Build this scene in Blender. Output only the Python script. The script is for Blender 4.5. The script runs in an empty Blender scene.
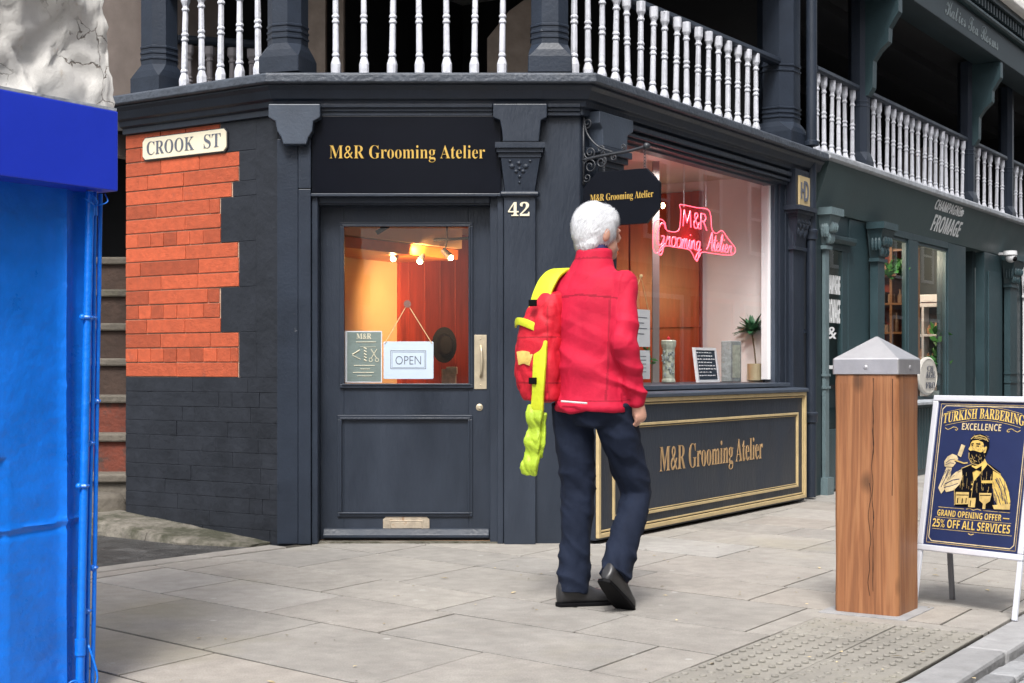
import bpy, bmesh, math, random
from mathutils import Vector, noise, Matrix
random.seed(7)
R = random.uniform
sc = bpy.context.scene
COL = sc.collection
rad = math.radians

# ---------------------------------------------------------------- camera, world, sun, exposure
cam_d = bpy.data.cameras.new('camera')
cam_d.sensor_width = 36.0
cam_d.lens = 1433.0 / 1024.0 * 36.0
cam_d.shift_y = (369.0 - 341.5) / 1024.0
cam_d.clip_start = 0.1
cam_d.clip_end = 600
cam = bpy.data.objects.new('camera', cam_d)
cam.location = (0, 0, 1.02)
cam.rotation_euler = (rad(90), 0, 0)
COL.objects.link(cam)
sc.camera = cam

SUN_EL, SUN_AZ = 54.0, 188.0          # the veiled sun stands high behind the viewer
wld = bpy.data.worlds.new('World')
sc.world = wld
wld.use_nodes = True
wn = wld.node_tree
bg = wn.nodes['Background']
sky = wn.nodes.new('ShaderNodeTexSky')
sky.sky_type = 'NISHITA'
sky.sun_disc = False
sky.sun_elevation = rad(SUN_EL)
sky.sun_rotation = rad(SUN_AZ)
sky.air_density = 1.0
sky.dust_density = 4.0
hsv = wn.nodes.new('ShaderNodeHueSaturation')
hsv.inputs['Saturation'].default_value = 0.32
wn.links.new(sky.outputs[0], hsv.inputs['Color'])
wn.links.new(hsv.outputs[0], bg.inputs[0])
bg.inputs[1].default_value = 0.135
sun_d = bpy.data.lights.new('sun', 'SUN')
sun_d.energy = 2.0
sun_d.angle = rad(16)
sun_d.color = (1.0, 0.97, 0.93)
sun = bpy.data.objects.new('sun', sun_d)
_a, _e = rad(SUN_AZ), rad(SUN_EL)
_dir = Vector((math.sin(_a) * math.cos(_e), math.cos(_a) * math.cos(_e), math.sin(_e)))
sun.rotation_euler = _dir.to_track_quat('Z', 'Y').to_euler()
sun.location = (0, 0, 12)
COL.objects.link(sun)
vs = sc.view_settings
vs.view_transform = 'Standard'
vs.look = 'None'
vs.exposure = 0.98
vs.gamma = 1.0
vs.use_curve_mapping = False
sc.cycles.use_denoising = True
sc.cycles.max_bounces = 8
sc.cycles.transparent_max_bounces = 12
sc.cycles.sample_clamp_indirect = 6.0

# ---------------------------------------------------------------- materials
MATS = {}
def mat(name, col, rough=0.6, var=0.12, vscale=6.0, bump=0.0, bscale=40.0, metal=0.0, spec=0.5, col2=None, thr=None,
        stretch=None, rnd=0.0, coat=0.0, world=False, emit=None, estr=0.0, rvar=0.0, bscale2=None, bump2=0.0):
    """procedural paint/stone/metal: noise varied colour, optional second colour in patches (wear), noise bump"""
    m = bpy.data.materials.new(name)
    m.use_nodes = True
    nt = m.node_tree
    N, Lk = nt.nodes.new, nt.links.new
    b = nt.nodes['Principled BSDF']
    b.inputs['Roughness'].default_value = rough
    b.inputs['Metallic'].default_value = metal
    b.inputs['Specular IOR Level'].default_value = spec
    b.inputs['Coat Weight'].default_value = coat
    tc = N('ShaderNodeTexCoord')
    vec = tc.outputs['Object']
    if world:
        gm = N('ShaderNodeNewGeometry'); vec = gm.outputs['Position']
    if stretch:
        mp = N('ShaderNodeMapping'); mp.inputs['Scale'].default_value = stretch
        Lk(vec, mp.inputs[0]); vec = mp.outputs[0]
    nz = N('ShaderNodeTexNoise'); nz.inputs['Scale'].default_value = vscale
    nz.inputs['Detail'].default_value = 6; nz.inputs['Roughness'].default_value = 0.65
    Lk(vec, nz.inputs['Vector'])
    mr = N('ShaderNodeMapRange'); mr.inputs[1].default_value = 0.3; mr.inputs[2].default_value = 0.7
    mr.inputs[3].default_value = 1 - var; mr.inputs[4].default_value = 1 + var
    Lk(nz.outputs['Fac'], mr.inputs[0])
    val = mr.outputs[0]
    if rnd:
        at = N('ShaderNodeAttribute'); at.attribute_name = 'rnd'
        m2 = N('ShaderNodeMapRange'); m2.inputs[3].default_value = 1 - rnd; m2.inputs[4].default_value = 1 + rnd
        Lk(at.outputs['Fac'], m2.inputs[0])
        mu = N('ShaderNodeMath'); mu.operation = 'MULTIPLY'
        Lk(val, mu.inputs[0]); Lk(m2.outputs[0], mu.inputs[1]); val = mu.outputs[0]
    cm = N('ShaderNodeVectorMath'); cm.operation = 'SCALE'
    cm.inputs[0].default_value = col[:3]
    Lk(val, cm.inputs['Scale'])
    cout = cm.outputs[0]
    if col2 is not None:
        n2 = N('ShaderNodeTexNoise'); n2.inputs['Scale'].default_value = thr[0]
        n2.inputs['Detail'].default_value = 8; n2.inputs['Roughness'].default_value = 0.7
        Lk(vec, n2.inputs['Vector'])
        r2 = N('ShaderNodeMapRange'); r2.inputs[1].default_value = thr[1]; r2.inputs[2].default_value = thr[2]
        Lk(n2.outputs['Fac'], r2.inputs[0])
        mx = N('ShaderNodeMix'); mx.data_type = 'RGBA'
        Lk(r2.outputs[0], mx.inputs[0]); Lk(cout, mx.inputs[6]); mx.inputs[7].default_value = (*col2[:3], 1)
        cout = mx.outputs[2]
    Lk(cout, b.inputs['Base Color'])
    if rvar:
        rr = N('ShaderNodeMapRange'); rr.inputs[1].default_value = 0.3; rr.inputs[2].default_value = 0.7
        rr.inputs[3].default_value = max(0, rough - rvar); rr.inputs[4].default_value = min(1, rough + rvar)
        Lk(nz.outputs['Fac'], rr.inputs[0]); Lk(rr.outputs[0], b.inputs['Roughness'])
    nrm = None
    for bs, st in ((bscale, bump), (bscale2, bump2)):
        if st and bs:
            nb = N('ShaderNodeTexNoise'); nb.inputs['Scale'].default_value = bs; nb.inputs['Detail'].default_value = 5
            Lk(vec, nb.inputs['Vector'])
            bp = N('ShaderNodeBump'); bp.inputs['Strength'].default_value = st; bp.inputs['Distance'].default_value = 0.02
            Lk(nb.outputs['Fac'], bp.inputs['Height'])
            if nrm: Lk(nrm, bp.inputs['Normal'])
            nrm = bp.outputs[0]
    if nrm: Lk(nrm, b.inputs['Normal'])
    if emit:
        b.inputs['Emission Color'].default_value = (*emit, 1)
        b.inputs['Emission Strength'].default_value = estr
    MATS[name] = m
    return m

def glass_mat(name, tint=(1, 1, 1), rough=0.0, ior=1.5):
    m = bpy.data.materials.new(name); m.use_nodes = True
    nt = m.node_tree; nt.nodes.clear(); N, Lk = nt.nodes.new, nt.links.new
    out = N('ShaderNodeOutputMaterial'); mx = N('ShaderNodeMixShader'); fr = N('ShaderNodeFresnel')
    ge = N('ShaderNodeNewGeometry'); mi = N('ShaderNodeMix')      # a thin pane reflects alike from both sides
    mi.inputs[2].default_value = ior; mi.inputs[3].default_value = 1 / ior
    Lk(ge.outputs['Backfacing'], mi.inputs[0]); Lk(mi.outputs[0], fr.inputs[0])
    t = N('ShaderNodeBsdfTransparent'); t.inputs[0].default_value = (*tint, 1)
    g = N('ShaderNodeBsdfGlossy'); g.inputs['Roughness'].default_value = rough
    Lk(fr.outputs[0], mx.inputs[0]); Lk(t.outputs[0], mx.inputs[1]); Lk(g.outputs[0], mx.inputs[2])
    Lk(mx.outputs[0], out.inputs[0])
    MATS[name] = m
    return m

NAVY = (0.019, 0.026, 0.040)
mat('navy', NAVY, 0.42, 0.24, 3.0, 0.12, 60, rvar=0.12, spec=0.38, stretch=(1, 1, .35), col2=(0.12, 0.13, 0.15), thr=(30, 0.68, 0.75), bscale2=9, bump2=0.10)
mat('navy_worn', NAVY, 0.42, 0.22, 4.0, 0.10, 60, spec=0.3, col2=(0.26, 0.27, 0.29), thr=(14, 0.69, 0.75), bscale2=9, bump2=0.05)
mat('navy_grey', (0.042, 0.055, 0.078), 0.45, 0.2, 4.0, 0.08, 60, col2=(0.2, 0.21, 0.23), thr=(22, .70, .77))
mat('charcoal', (0.015, 0.018, 0.025), 0.5, 0.25, 5.0, 0.22, 22, bscale2=6, bump2=0.28, rvar=0.1, spec=0.35)
mat('ledge_paint', (0.05, 0.06, 0.078), 0.5, 0.25, 6.0, 0.4, 40, col2=(0.45, 0.45, 0.46), thr=(11, 0.66, 0.72))
mat('sign_black', (0.004, 0.005, 0.009), 0.30, 0.15, 3.0, 0.03, 20, spec=0.12)
mat('gold', (0.62, 0.40, 0.09), 0.35, 0.08, 20, metal=0.35)
mat('gold_trim', (0.50, 0.385, 0.20), 0.45, 0.12, 12, 0.05, 60)
mat('bronze_letter', (0.42, 0.27, 0.13), 0.45, 0.12, 12)
mat('cream_letter', (0.72, 0.66, 0.50), 0.5, 0.05)
mat('brass', (0.55, 0.47, 0.34), 0.38, 0.15, 14, 0.05, 80, metal=0.55)
mat('old_steel', (0.42, 0.36, 0.28), 0.5, 0.3, 16, 0.1, 60, metal=0.4, col2=(0.25, 0.11, 0.04), thr=(16, 0.58, 0.7))
mat('iron', (0.03, 0.033, 0.04), 0.45, 0.2, 10, 0.1, 50)
mat('baluster_white', (0.55, 0.565, 0.62), 0.5, 0.16, 7, 0.2, 40, col2=(0.26, 0.27, 0.29), thr=(16, 0.59, 0.70), world=True)
mat('baluster_grey', (0.36, 0.34, 0.36), 0.6, 0.1, 9, 0.1, 40)
mat('red_brick', (0.40, 0.075, 0.028), 0.8, 0.18, 22, 0.22, 40, rnd=0.26, col2=(0.20, 0.065, 0.05), thr=(6, 0.60, 0.78), bscale2=160, bump2=.15)
mat('mortar', (0.42, 0.28, 0.20), 0.9, 0.2, 20, 0.4, 60)
mat('plaster_pale', (0.30, 0.28, 0.265), 0.85, 0.12, 1.5)
mat('plaster_beige', (0.30, 0.25, 0.225), 0.85, 0.15, 4, 0.1, 20)
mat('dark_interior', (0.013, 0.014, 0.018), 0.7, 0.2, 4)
mat('gallery_wall', (0.016, 0.016, 0.018), 0.7, 0.25, 2)  # near-black, so the gallery's deep shadow is put into the colour
mat('gallery_board', (0.34, 0.27, 0.22), 0.7, 0.2, 8)
mat('cream_wall', (0.60, 0.43, 0.24), 0.7, 0.06, 3)
mat('white_wall', (0.76, 0.74, 0.74), 0.7, 0.05, 3)
mat('interior_ceiling', (0.60, 0.50, 0.42), 0.7, 0.05, 3)
mat('mahogany', (0.31, 0.040, 0.016), 0.32, 0.35, 5, 0.04, 20, stretch=(3, 3, 0.35))
mat('orange_beam', (0.55, 0.16, 0.03), 0.4, 0.2, 6)
mat('floor_wood', (0.22, 0.12, 0.06), 0.4, 0.2, 5)
mat('blue_paint', (0.004, 0.15, 0.66), 0.32, 0.24, 3.2, 0.25, 26, col2=(0.22, 0.42, 0.85), thr=(21, 0.69, 0.73), bscale2=5, bump2=0.18, rvar=0.10)
mat('blue_pipe', (0.003, 0.16, 0.70), 0.34, 0.14, 8.0, 0.2, 40, col2=(0.25, 0.36, 0.6), thr=(25, 0.73, 0.77))
mat('royal_blue', (0.014, 0.040, 0.52), 0.30, 0.10, 2.0, 0.02, 20, rvar=0.06)
mat('lead_grey', (0.32, 0.34, 0.37), 0.6, 0.3, 9, 0.3, 40)
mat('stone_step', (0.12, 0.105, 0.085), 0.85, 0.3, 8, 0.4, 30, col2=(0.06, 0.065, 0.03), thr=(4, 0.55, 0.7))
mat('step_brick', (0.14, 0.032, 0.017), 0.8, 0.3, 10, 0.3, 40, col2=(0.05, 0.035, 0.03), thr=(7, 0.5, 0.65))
mat('kerb_stone', (0.27, 0.27, 0.275), 0.8, 0.15, 10, 0.35, 30, rnd=0.12)
mat('slab_stone', (0.17, 0.155, 0.13), 0.9, 0.3, 7, 0.8, 22, col2=(0.045, 0.045, 0.028), thr=(4.2, 0.40, 0.58))
mat('pavement_bed', (0.045, 0.040, 0.032), 0.95, 0.3, 20, 0.3, 60)
mat('asphalt', (0.042, 0.042, 0.041), 0.6, 0.4, 6, 0.7, 110, col2=(0.10, 0.10, 0.098), thr=(2.5, 0.52, 0.64), rvar=.2)
mat('sett', (0.25, 0.255, 0.265), 0.75, 0.2, 12, 0.4, 40, rnd=0.25)
mat('ground', (0.10, 0.10, 0.095), 0.9, 0.2, 3)
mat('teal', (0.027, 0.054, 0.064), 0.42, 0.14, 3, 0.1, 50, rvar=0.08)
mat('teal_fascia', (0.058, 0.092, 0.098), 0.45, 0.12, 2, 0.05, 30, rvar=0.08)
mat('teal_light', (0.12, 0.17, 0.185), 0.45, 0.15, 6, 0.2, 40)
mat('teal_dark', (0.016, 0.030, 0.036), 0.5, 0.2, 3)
mat('white_render', (0.80, 0.78, 0.74), 0.85, 0.06, 5, 0.2, 30)
mat('white_letter', (0.80, 0.82, 0.84), 0.5, 0.04)
mat('faded_letter', (0.22, 0.26, 0.27), 0.6, 0.1)
mat('white_paint', (0.78, 0.79, 0.82), 0.42, 0.04, 8)
mat('paper', (0.68, 0.69, 0.72), 0.7, 0.03)
mat('open_board', (0.56, 0.65, 0.78), 0.5, 0.04)
mat('ink', (0.10, 0.11, 0.14), 0.6, 0.1)
mat('slate_green', (0.17, 0.215, 0.20), 0.45, 0.15, 10)
mat('string', (0.72, 0.50, 0.26), 0.8, 0.1)
mat('rubber', (0.22, 0.10, 0.08), 0.4, 0.1)
mat('black', (0.005, 0.005, 0.006), 0.6, 0.2, 8, spec=.08)
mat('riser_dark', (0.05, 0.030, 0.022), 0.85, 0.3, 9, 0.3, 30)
mat('navy_board', (0.016, 0.026, 0.085), 0.4, 0.12, 4, spec=0.35)
mat('print_gold', (0.50, 0.36, 0.13), 0.5, 0.25, 30)
mat('print_yellow', (0.60, 0.42, 0.11), 0.5, 0.3, 30)
mat('print_pale', (0.56, 0.45, 0.26), 0.5, 0.3, 30)
mat('aluminium', (0.72, 0.74, 0.80), 0.35, 0.04, 8, metal=0.3)
mat('steel_cap', (0.47, 0.465, 0.485), 0.42, 0.10, 10, 0.05, 90, metal=0.65)
mat('leg_grey', (0.20, 0.20, 0.21), 0.5, 0.1, metal=0.3)
mat('leaf', (0.045, 0.17, 0.075), 0.45, 0.35, 20)
mat('stem', (0.12, 0.085, 0.05), 0.7, 0.2, 20)
mat('pot_metal', (0.66, 0.56, 0.36), 0.3, 0.1, 8, metal=0.5)
mat('soil', (0.03, 0.022, 0.015), 0.95, 0.3, 50, 0.5, 80)
mat('celadon', (0.42, 0.44, 0.36), 0.4, 0.3, 30, 0.2, 40)
mat('grey_tin', (0.27, 0.30, 0.30), 0.6, 0.35, 30, 0.3, 70)
mat('slate_board', (0.02, 0.035, 0.055), 0.6, 0.1)
mat('skin', (0.55, 0.30, 0.22), 0.55, 0.06, 30)
mat('grey_hair', (0.66, 0.67, 0.69), 0.8, 0.08, 60, 0.3, 180, stretch=(3, 3, 0.6))
mat('red_jacket', (0.48, 0.010, 0.040), 0.72, 0.14, 6, 0.3, 11, bscale2=420, bump2=0.15, rnd=.55, spec=.25)
mat('red_bag', (0.52, 0.012, 0.028), 0.6, 0.12, 8, 0.2, 30, rnd=.5, bscale2=420, bump2=.15, spec=.3)
mat('hair_strand', (0.74, 0.75, 0.78), 0.6, 0.1, 30, rnd=.2)
mat('lime', (0.55, 0.60, 0.02), 0.55, 0.12, 14, 0.2, 30)
mat('lime_green', (0.36, 0.50, 0.03), 0.5, 0.2, 14, 0.3, 25)
mat('reflective', (0.75, 0.75, 0.75), 0.3, 0.05, metal=0.4)
mat('navy_cloth', (0.009, 0.014, 0.030), 0.85, 0.2, 8, 0.3, 14, bscale2=420, bump2=0.15, spec=.2)
mat('collar', (0.03, 0.03, 0.11), 0.8, 0.1)
mat('shoe', (0.022, 0.022, 0.024), 0.38, 0.15, 20)
mat('crack', (0.035, 0.014, 0.006), 0.9, 0.2, 30)
mat('orange_wood', (0.32, 0.13, 0.045), 0.5, 0.25, 8, stretch=(1, 1, 6))
mat('goods', (0.35, 0.2, 0.12), 0.6, 0.5, 14, rnd=0.8)
mat('leaf_green', (0.06, 0.22, 0.05), 0.5, 0.3, 20)
mat('round_sign', (0.55, 0.53, 0.49), 0.6, 0.1, 10, 0.1, 40)
mat('cctv_white', (0.62, 0.63, 0.65), 0.4, 0.04)
mat('bulb', (1, 0.8, 0.5), 0.4, emit=(1.0, 0.62, 0.25), estr=60)
mat('bulb_soft', (1, 0.8, 0.5), 0.4, emit=(1.0, 0.72, 0.38), estr=14)

mat('neon_line', (0.8, 0.1, 0.15), 0.4, emit=(1.0, 0.08, 0.13), estr=1.9)
mat('tactile', (0.232, 0.220, 0.195), 0.8, 0.18, 3, 0.3, 90, rnd=0.12, col2=(0.19, 0.18, 0.135), thr=(1.6, .54, .70))
mat('litter', (0.35, 0.28, 0.16), 0.8, 0.6, 30, rnd=.8)
mat('moss', (0.055, 0.07, 0.025), 0.95, 0.4, 40, 0.5, 80)
glass_mat('glass', (0.97, 0.98, 0.98))
glass_mat('teal_glass', (0.80, 0.86, 0.86), ior=1.3)
def neon_glow_tint():  # mostly clear sheet whose red tint paints the neon's glow
    m = bpy.data.materials.new('neon_glow_tint'); m.use_nodes = True
    nt = m.node_tree; nt.nodes.clear(); N, Lk = nt.nodes.new, nt.links.new
    out = N('ShaderNodeOutputMaterial'); mx = N('ShaderNodeMixShader'); mx.inputs[0].default_value = .10
    t = N('ShaderNodeBsdfTransparent'); d = N('ShaderNodeBsdfDiffuse'); d.inputs[0].default_value = (.75, .03, .06, 1)
    Lk(t.outputs[0], mx.inputs[1]); Lk(d.outputs[0], mx.inputs[2]); Lk(mx.outputs[0], out.inputs[0])
    MATS['neon_glow_tint'] = m
neon_glow_tint()

# bollard timber: long vertical grain with knots
def timber():
    m = bpy.data.materials.new('timber'); m.use_nodes = True
    nt = m.node_tree; N, Lk = nt.nodes.new, nt.links.new
    b = nt.nodes['Principled BSDF']; b.inputs['Roughness'].default_value = 0.55
    tc = N('ShaderNodeTexCoord'); mp = N('ShaderNodeMapping'); mp.inputs['Scale'].default_value = (9, 9, 0.55)
    Lk(tc.outputs['Object'], mp.inputs[0])
    n1 = N('ShaderNodeTexNoise'); n1.inputs['Scale'].default_value = 1.6; n1.inputs['Detail'].default_value = 5; n1.inputs['Distortion'].default_value = 0.9
    Lk(mp.outputs[0], n1.inputs['Vector'])
    w = N('ShaderNodeMath'); w.operation = 'MULTIPLY'; w.inputs[1].default_value = 26
    Lk(n1.outputs['Fac'], w.inputs[0])
    s = N('ShaderNodeMath'); s.operation = 'SINE'; Lk(w.outputs[0], s.inputs[0])
    cr = N('ShaderNodeValToRGB')
    cr.color_ramp.elements[0].position = 0.0; cr.color_ramp.elements[0].color = (0.16, 0.062, 0.026, 1)
    cr.color_ramp.elements[1].position = 1.0; cr.color_ramp.elements[1].color = (0.39, 0.185, 0.080, 1)
    e = cr.color_ramp.elements.new(0.45); e.color = (0.28, 0.112, 0.045, 1)
    mr = N('ShaderNodeMapRange'); mr.inputs[1].default_value = -1
    Lk(s.outputs[0], mr.inputs[0])
    n2 = N('ShaderNodeTexNoise'); n2.inputs['Scale'].default_value = 2.2; n2.inputs['Detail'].default_value = 3
    mp2 = N('ShaderNodeMapping'); mp2.inputs['Scale'].default_value = (4, 4, 0.7); Lk(tc.outputs['Object'], mp2.inputs[0]); Lk(mp2.outputs[0], n2.inputs['Vector'])
    mx0 = N('ShaderNodeMix'); mx0.inputs[0].default_value = 0.55
    Lk(mr.outputs[0], mx0.inputs[2]); Lk(n2.outputs['Fac'], mx0.inputs[3])
    Lk(mx0.outputs[0], cr.inputs[0])
    n3 = N('ShaderNodeTexNoise'); n3.inputs['Scale'].default_value = 3; n3.inputs['Detail'].default_value = 6
    mp3 = N('ShaderNodeMapping'); mp3.inputs['Scale'].default_value = (60, 60, 2); Lk(tc.outputs['Object'], mp3.inputs[0]); Lk(mp3.outputs[0], n3.inputs['Vector'])
    mr3 = N('ShaderNodeMapRange'); mr3.inputs[3].default_value = 0.7; mr3.inputs[4].default_value = 1.25; Lk(n3.outputs['Fac'], mr3.inputs[0])
    sm = N('ShaderNodeVectorMath'); sm.operation = 'SCALE'; Lk(cr.outputs[0], sm.inputs[0]); Lk(mr3.outputs[0], sm.inputs['Scale'])
    # knots: a few dark spots
    vo = N('ShaderNodeTexVoronoi'); vo.inputs['Scale'].default_value = 3.1
    mp4 = N('ShaderNodeMapping'); mp4.inputs['Scale'].default_value = (1.6, 1.6, 0.9); Lk(tc.outputs['Object'], mp4.inputs[0]); Lk(mp4.outputs[0], vo.inputs['Vector'])
    kr = N('ShaderNodeMapRange'); kr.inputs[1].default_value = 0.05; kr.inputs[2].default_value = 0.16; kr.inputs[3].default_value = 0.45; kr.inputs[4].default_value = 1.0
    Lk(vo.outputs['Distance'], kr.inputs[0])
    sm2 = N('ShaderNodeVectorMath'); sm2.operation = 'SCALE'; Lk(sm.outputs[0], sm2.inputs[0]); Lk(kr.outputs[0], sm2.inputs['Scale'])
    Lk(sm2.outputs[0], b.inputs['Base Color'])
    bp = N('ShaderNodeBump'); bp.inputs['Strength'].default_value = 0.25; bp.inputs['Distance'].default_value = 0.01
    Lk(n3.outputs['Fac'], bp.inputs['Height']); Lk(bp.outputs[0], b.inputs['Normal'])
    MATS['timber'] = m
timber()

# paving flags: each its own tone, faint stains and speckle
def flag_mat():
    m = bpy.data.materials.new('flagstone'); m.use_nodes = True
    nt = m.node_tree; N, Lk = nt.nodes.new, nt.links.new
    b = nt.nodes['Principled BSDF']; b.inputs['Roughness'].default_value = 0.72
    tc = N('ShaderNodeTexCoord'); at = N('ShaderNodeAttribute'); at.attribute_name = 'rnd'
    cr = N('ShaderNodeValToRGB')
    els = cr.color_ramp.elements
    els[0].position = 0; els[0].color = (0.262, 0.248, 0.228, 1)
    els[1].position = 1; els[1].color = (0.350, 0.336, 0.314, 1)
    for p, c in ((0.3, (0.325, 0.304, 0.274)), (0.55, (0.276, 0.262, 0.242)), (0.8, (0.318, 0.290, 0.258))):
        e = els.new(p); e.color = (*c, 1)
    Lk(at.outputs['Fac'], cr.inputs[0])
    n1 = N('ShaderNodeTexNoise'); n1.inputs['Scale'].default_value = 2.1; n1.inputs['Detail'].default_value = 7; n1.inputs['Roughness'].default_value = 0.7
    Lk(tc.outputs['Object'], n1.inputs['Vector'])
    m1 = N('ShaderNodeMapRange'); m1.inputs[1].default_value = 0.3; m1.inputs[2].default_value = 0.7; m1.inputs[3].default_value = 0.84; m1.inputs[4].default_value = 1.10
    Lk(n1.outputs['Fac'], m1.inputs[0])
    n2 = N('ShaderNodeTexNoise'); n2.inputs['Scale'].default_value = 170; n2.inputs['Detail'].default_value = 3
    Lk(tc.outputs['Object'], n2.inputs['Vector'])
    m2 = N('ShaderNodeMapRange'); m2.inputs[1].default_value = 0.3; m2.inputs[2].default_value = 0.7; m2.inputs[3].default_value = 0.82; m2.inputs[4].default_value = 1.14
    Lk(n2.outputs['Fac'], m2.inputs[0])
    mu = N('ShaderNodeMath'); mu.operation = 'MULTIPLY'; Lk(m1.outputs[0], mu.inputs[0]); Lk(m2.outputs[0], mu.inputs[1])
    s = N('ShaderNodeVectorMath'); s.operation = 'SCALE'; Lk(cr.outputs[0], s.inputs[0]); Lk(mu.outputs[0], s.inputs['Scale'])
    # spilled gum and pale spots
    vo = N('ShaderNodeTexVoronoi'); vo.inputs['Scale'].default_value = 4.2; Lk(tc.outputs['Object'], vo.inputs['Vector'])
    g = N('ShaderNodeMapRange'); g.inputs[1].default_value = 0.05; g.inputs[2].default_value = 0.075; g.inputs[3].default_value = 0.8; g.inputs[4].default_value = 0.0
    Lk(vo.outputs['Distance'], g.inputs[0])
    mx = N('ShaderNodeMix'); mx.data_type = 'RGBA'; Lk(g.outputs[0], mx.inputs[0]); Lk(s.outputs[0], mx.inputs[6]); mx.inputs[7].default_value = (0.40, 0.39, 0.37, 1)
    # yellowish lichen
    n4 = N('ShaderNodeTexNoise'); n4.inputs['Scale'].default_value = 0.9; n4.inputs['Detail'].default_value = 4; Lk(tc.outputs['Object'], n4.inputs['Vector'])
    g4 = N('ShaderNodeMapRange'); g4.inputs[1].default_value = 0.56; g4.inputs[2].default_value = 0.75; g4.inputs[4].default_value = 0.55
    Lk(n4.outputs['Fac'], g4.inputs[0])
    mx2 = N('ShaderNodeMix'); mx2.data_type = 'RGBA'; Lk(g4.outputs[0], mx2.inputs[0]); Lk(mx.outputs[2], mx2.inputs[6]); mx2.inputs[7].default_value = (0.26, 0.235, 0.155, 1)
    Lk(mx2.outputs[2], b.inputs['Base Color'])
    bp = N('ShaderNodeBump'); bp.inputs['Strength'].default_value = 0.18; bp.inputs['Distance'].default_value = 0.006
    Lk(n2.outputs['Fac'], bp.inputs['Height'])
    bp2 = N('ShaderNodeBump'); bp2.inputs['Strength'].default_value = 0.35; bp2.inputs['Distance'].default_value = 0.01
    n5 = N('ShaderNodeTexNoise'); n5.inputs['Scale'].default_value = 14; n5.inputs['Detail'].default_value = 5; Lk(tc.outputs['Object'], n5.inputs['Vector'])
    Lk(n5.outputs['Fac'], bp2.inputs['Height'])
    m5 = N('ShaderNodeMapRange'); m5.inputs[1].default_value = 0.35; m5.inputs[2].default_value = 0.65; m5.inputs[3].default_value = 0.90; m5.inputs[4].default_value = 1.07
    Lk(n5.outputs['Fac'], m5.inputs[0]); mu5 = N('ShaderNodeMath'); mu5.operation = 'MULTIPLY'; Lk(mu.outputs[0], mu5.inputs[0]); Lk(m5.outputs[0], mu5.inputs[1]); Lk(mu5.outputs[0], s.inputs['Scale']); Lk(bp.outputs[0], bp2.inputs['Normal'])
    Lk(bp2.outputs[0], b.inputs['Normal'])
    MATS['flagstone'] = m
flag_mat()

# cracked white masonry paint
def cracked():
    m = bpy.data.materials.new('cracked_white'); m.use_nodes = True
    nt = m.node_tree; N, Lk = nt.nodes.new, nt.links.new
    b = nt.nodes['Principled BSDF']; b.inputs['Roughness'].default_value = 0.8
    tc = N('ShaderNodeTexCoord')
    nz = N('ShaderNodeTexNoise'); nz.inputs['Scale'].default_value = 7; nz.inputs['Detail'].default_value = 5
    Lk(tc.outputs['Object'], nz.inputs['Vector'])
    ad = N('ShaderNodeVectorMath'); ad.operation = 'MULTIPLY_ADD'; ad.inputs[1].default_value = (0.16, 0.16, 0.16)
    Lk(nz.outputs['Color'], ad.inputs[0]); Lk(tc.outputs['Object'], ad.inputs[2])
    vo = N('ShaderNodeTexVoronoi'); vo.feature = 'DISTANCE_TO_EDGE'; vo.inputs['Scale'].default_value = 7.5
    Lk(ad.outputs[0], vo.inputs['Vector'])
    n2 = N('ShaderNodeTexNoise'); n2.inputs['Scale'].default_value = 5; Lk(tc.outputs['Object'], n2.inputs['Vector'])
    r = N('ShaderNodeMapRange'); r.inputs[1].default_value = 0.004; r.inputs[2].default_value = 0.014; Lk(vo.outputs['Distance'], r.inputs[0])
    r2 = N('ShaderNodeMapRange'); r2.inputs[1].default_value = 0.46; r2.inputs[2].default_value = 0.56; Lk(n2.outputs['Fac'], r2.inputs[0])
    mxx = N('ShaderNodeMath'); mxx.operation = 'MAXIMUM'; Lk(r.outputs[0], mxx.inputs[0]); Lk(r2.outputs[0], mxx.inputs[1])
    n3 = N('ShaderNodeTexNoise'); n3.inputs['Scale'].default_value = 9; n3.inputs['Detail'].default_value = 8; n3.inputs['Roughness'].default_value = 0.75; Lk(tc.outputs['Object'], n3.inputs['Vector'])
    r3 = N('ShaderNodeMapRange'); r3.inputs[1].default_value = 0.60; r3.inputs[2].default_value = 0.76; Lk(n3.outputs['Fac'], r3.inputs[0])
    mx = N('ShaderNodeMix'); mx.data_type = 'RGBA'; mx.inputs[6].default_value = (0.58, 0.565, 0.54, 1); mx.inputs[7].default_value = (0.40, 0.33, 0.24, 1)
    Lk(r3.outputs[0], mx.inputs[0])
    mx2 = N('ShaderNodeMix'); mx2.data_type = 'RGBA'; mx2.inputs[6].default_value = (0.16, 0.14, 0.12, 1)
    Lk(mxx.outputs[0], mx2.inputs[0]); Lk(mx.outputs[2], mx2.inputs[7])
    Lk(mx2.outputs[2], b.inputs['Base Color'])
    bp = N('ShaderNodeBump'); bp.inputs['Strength'].default_value = 0.5; bp.inputs['Distance'].default_value = 0.02; Lk(mxx.outputs[0], bp.inputs['Height'])
    bp2 = N('ShaderNodeBump'); bp2.inputs['Strength'].default_value = 0.4; bp2.inputs['Distance'].default_value = 0.02; Lk(n3.outputs['Fac'], bp2.inputs['Height']); Lk(bp.outputs[0], bp2.inputs['Normal'])
    Lk(bp2.outputs[0], b.inputs['Normal'])
    MATS['cracked_white'] = m
cracked()
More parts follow.
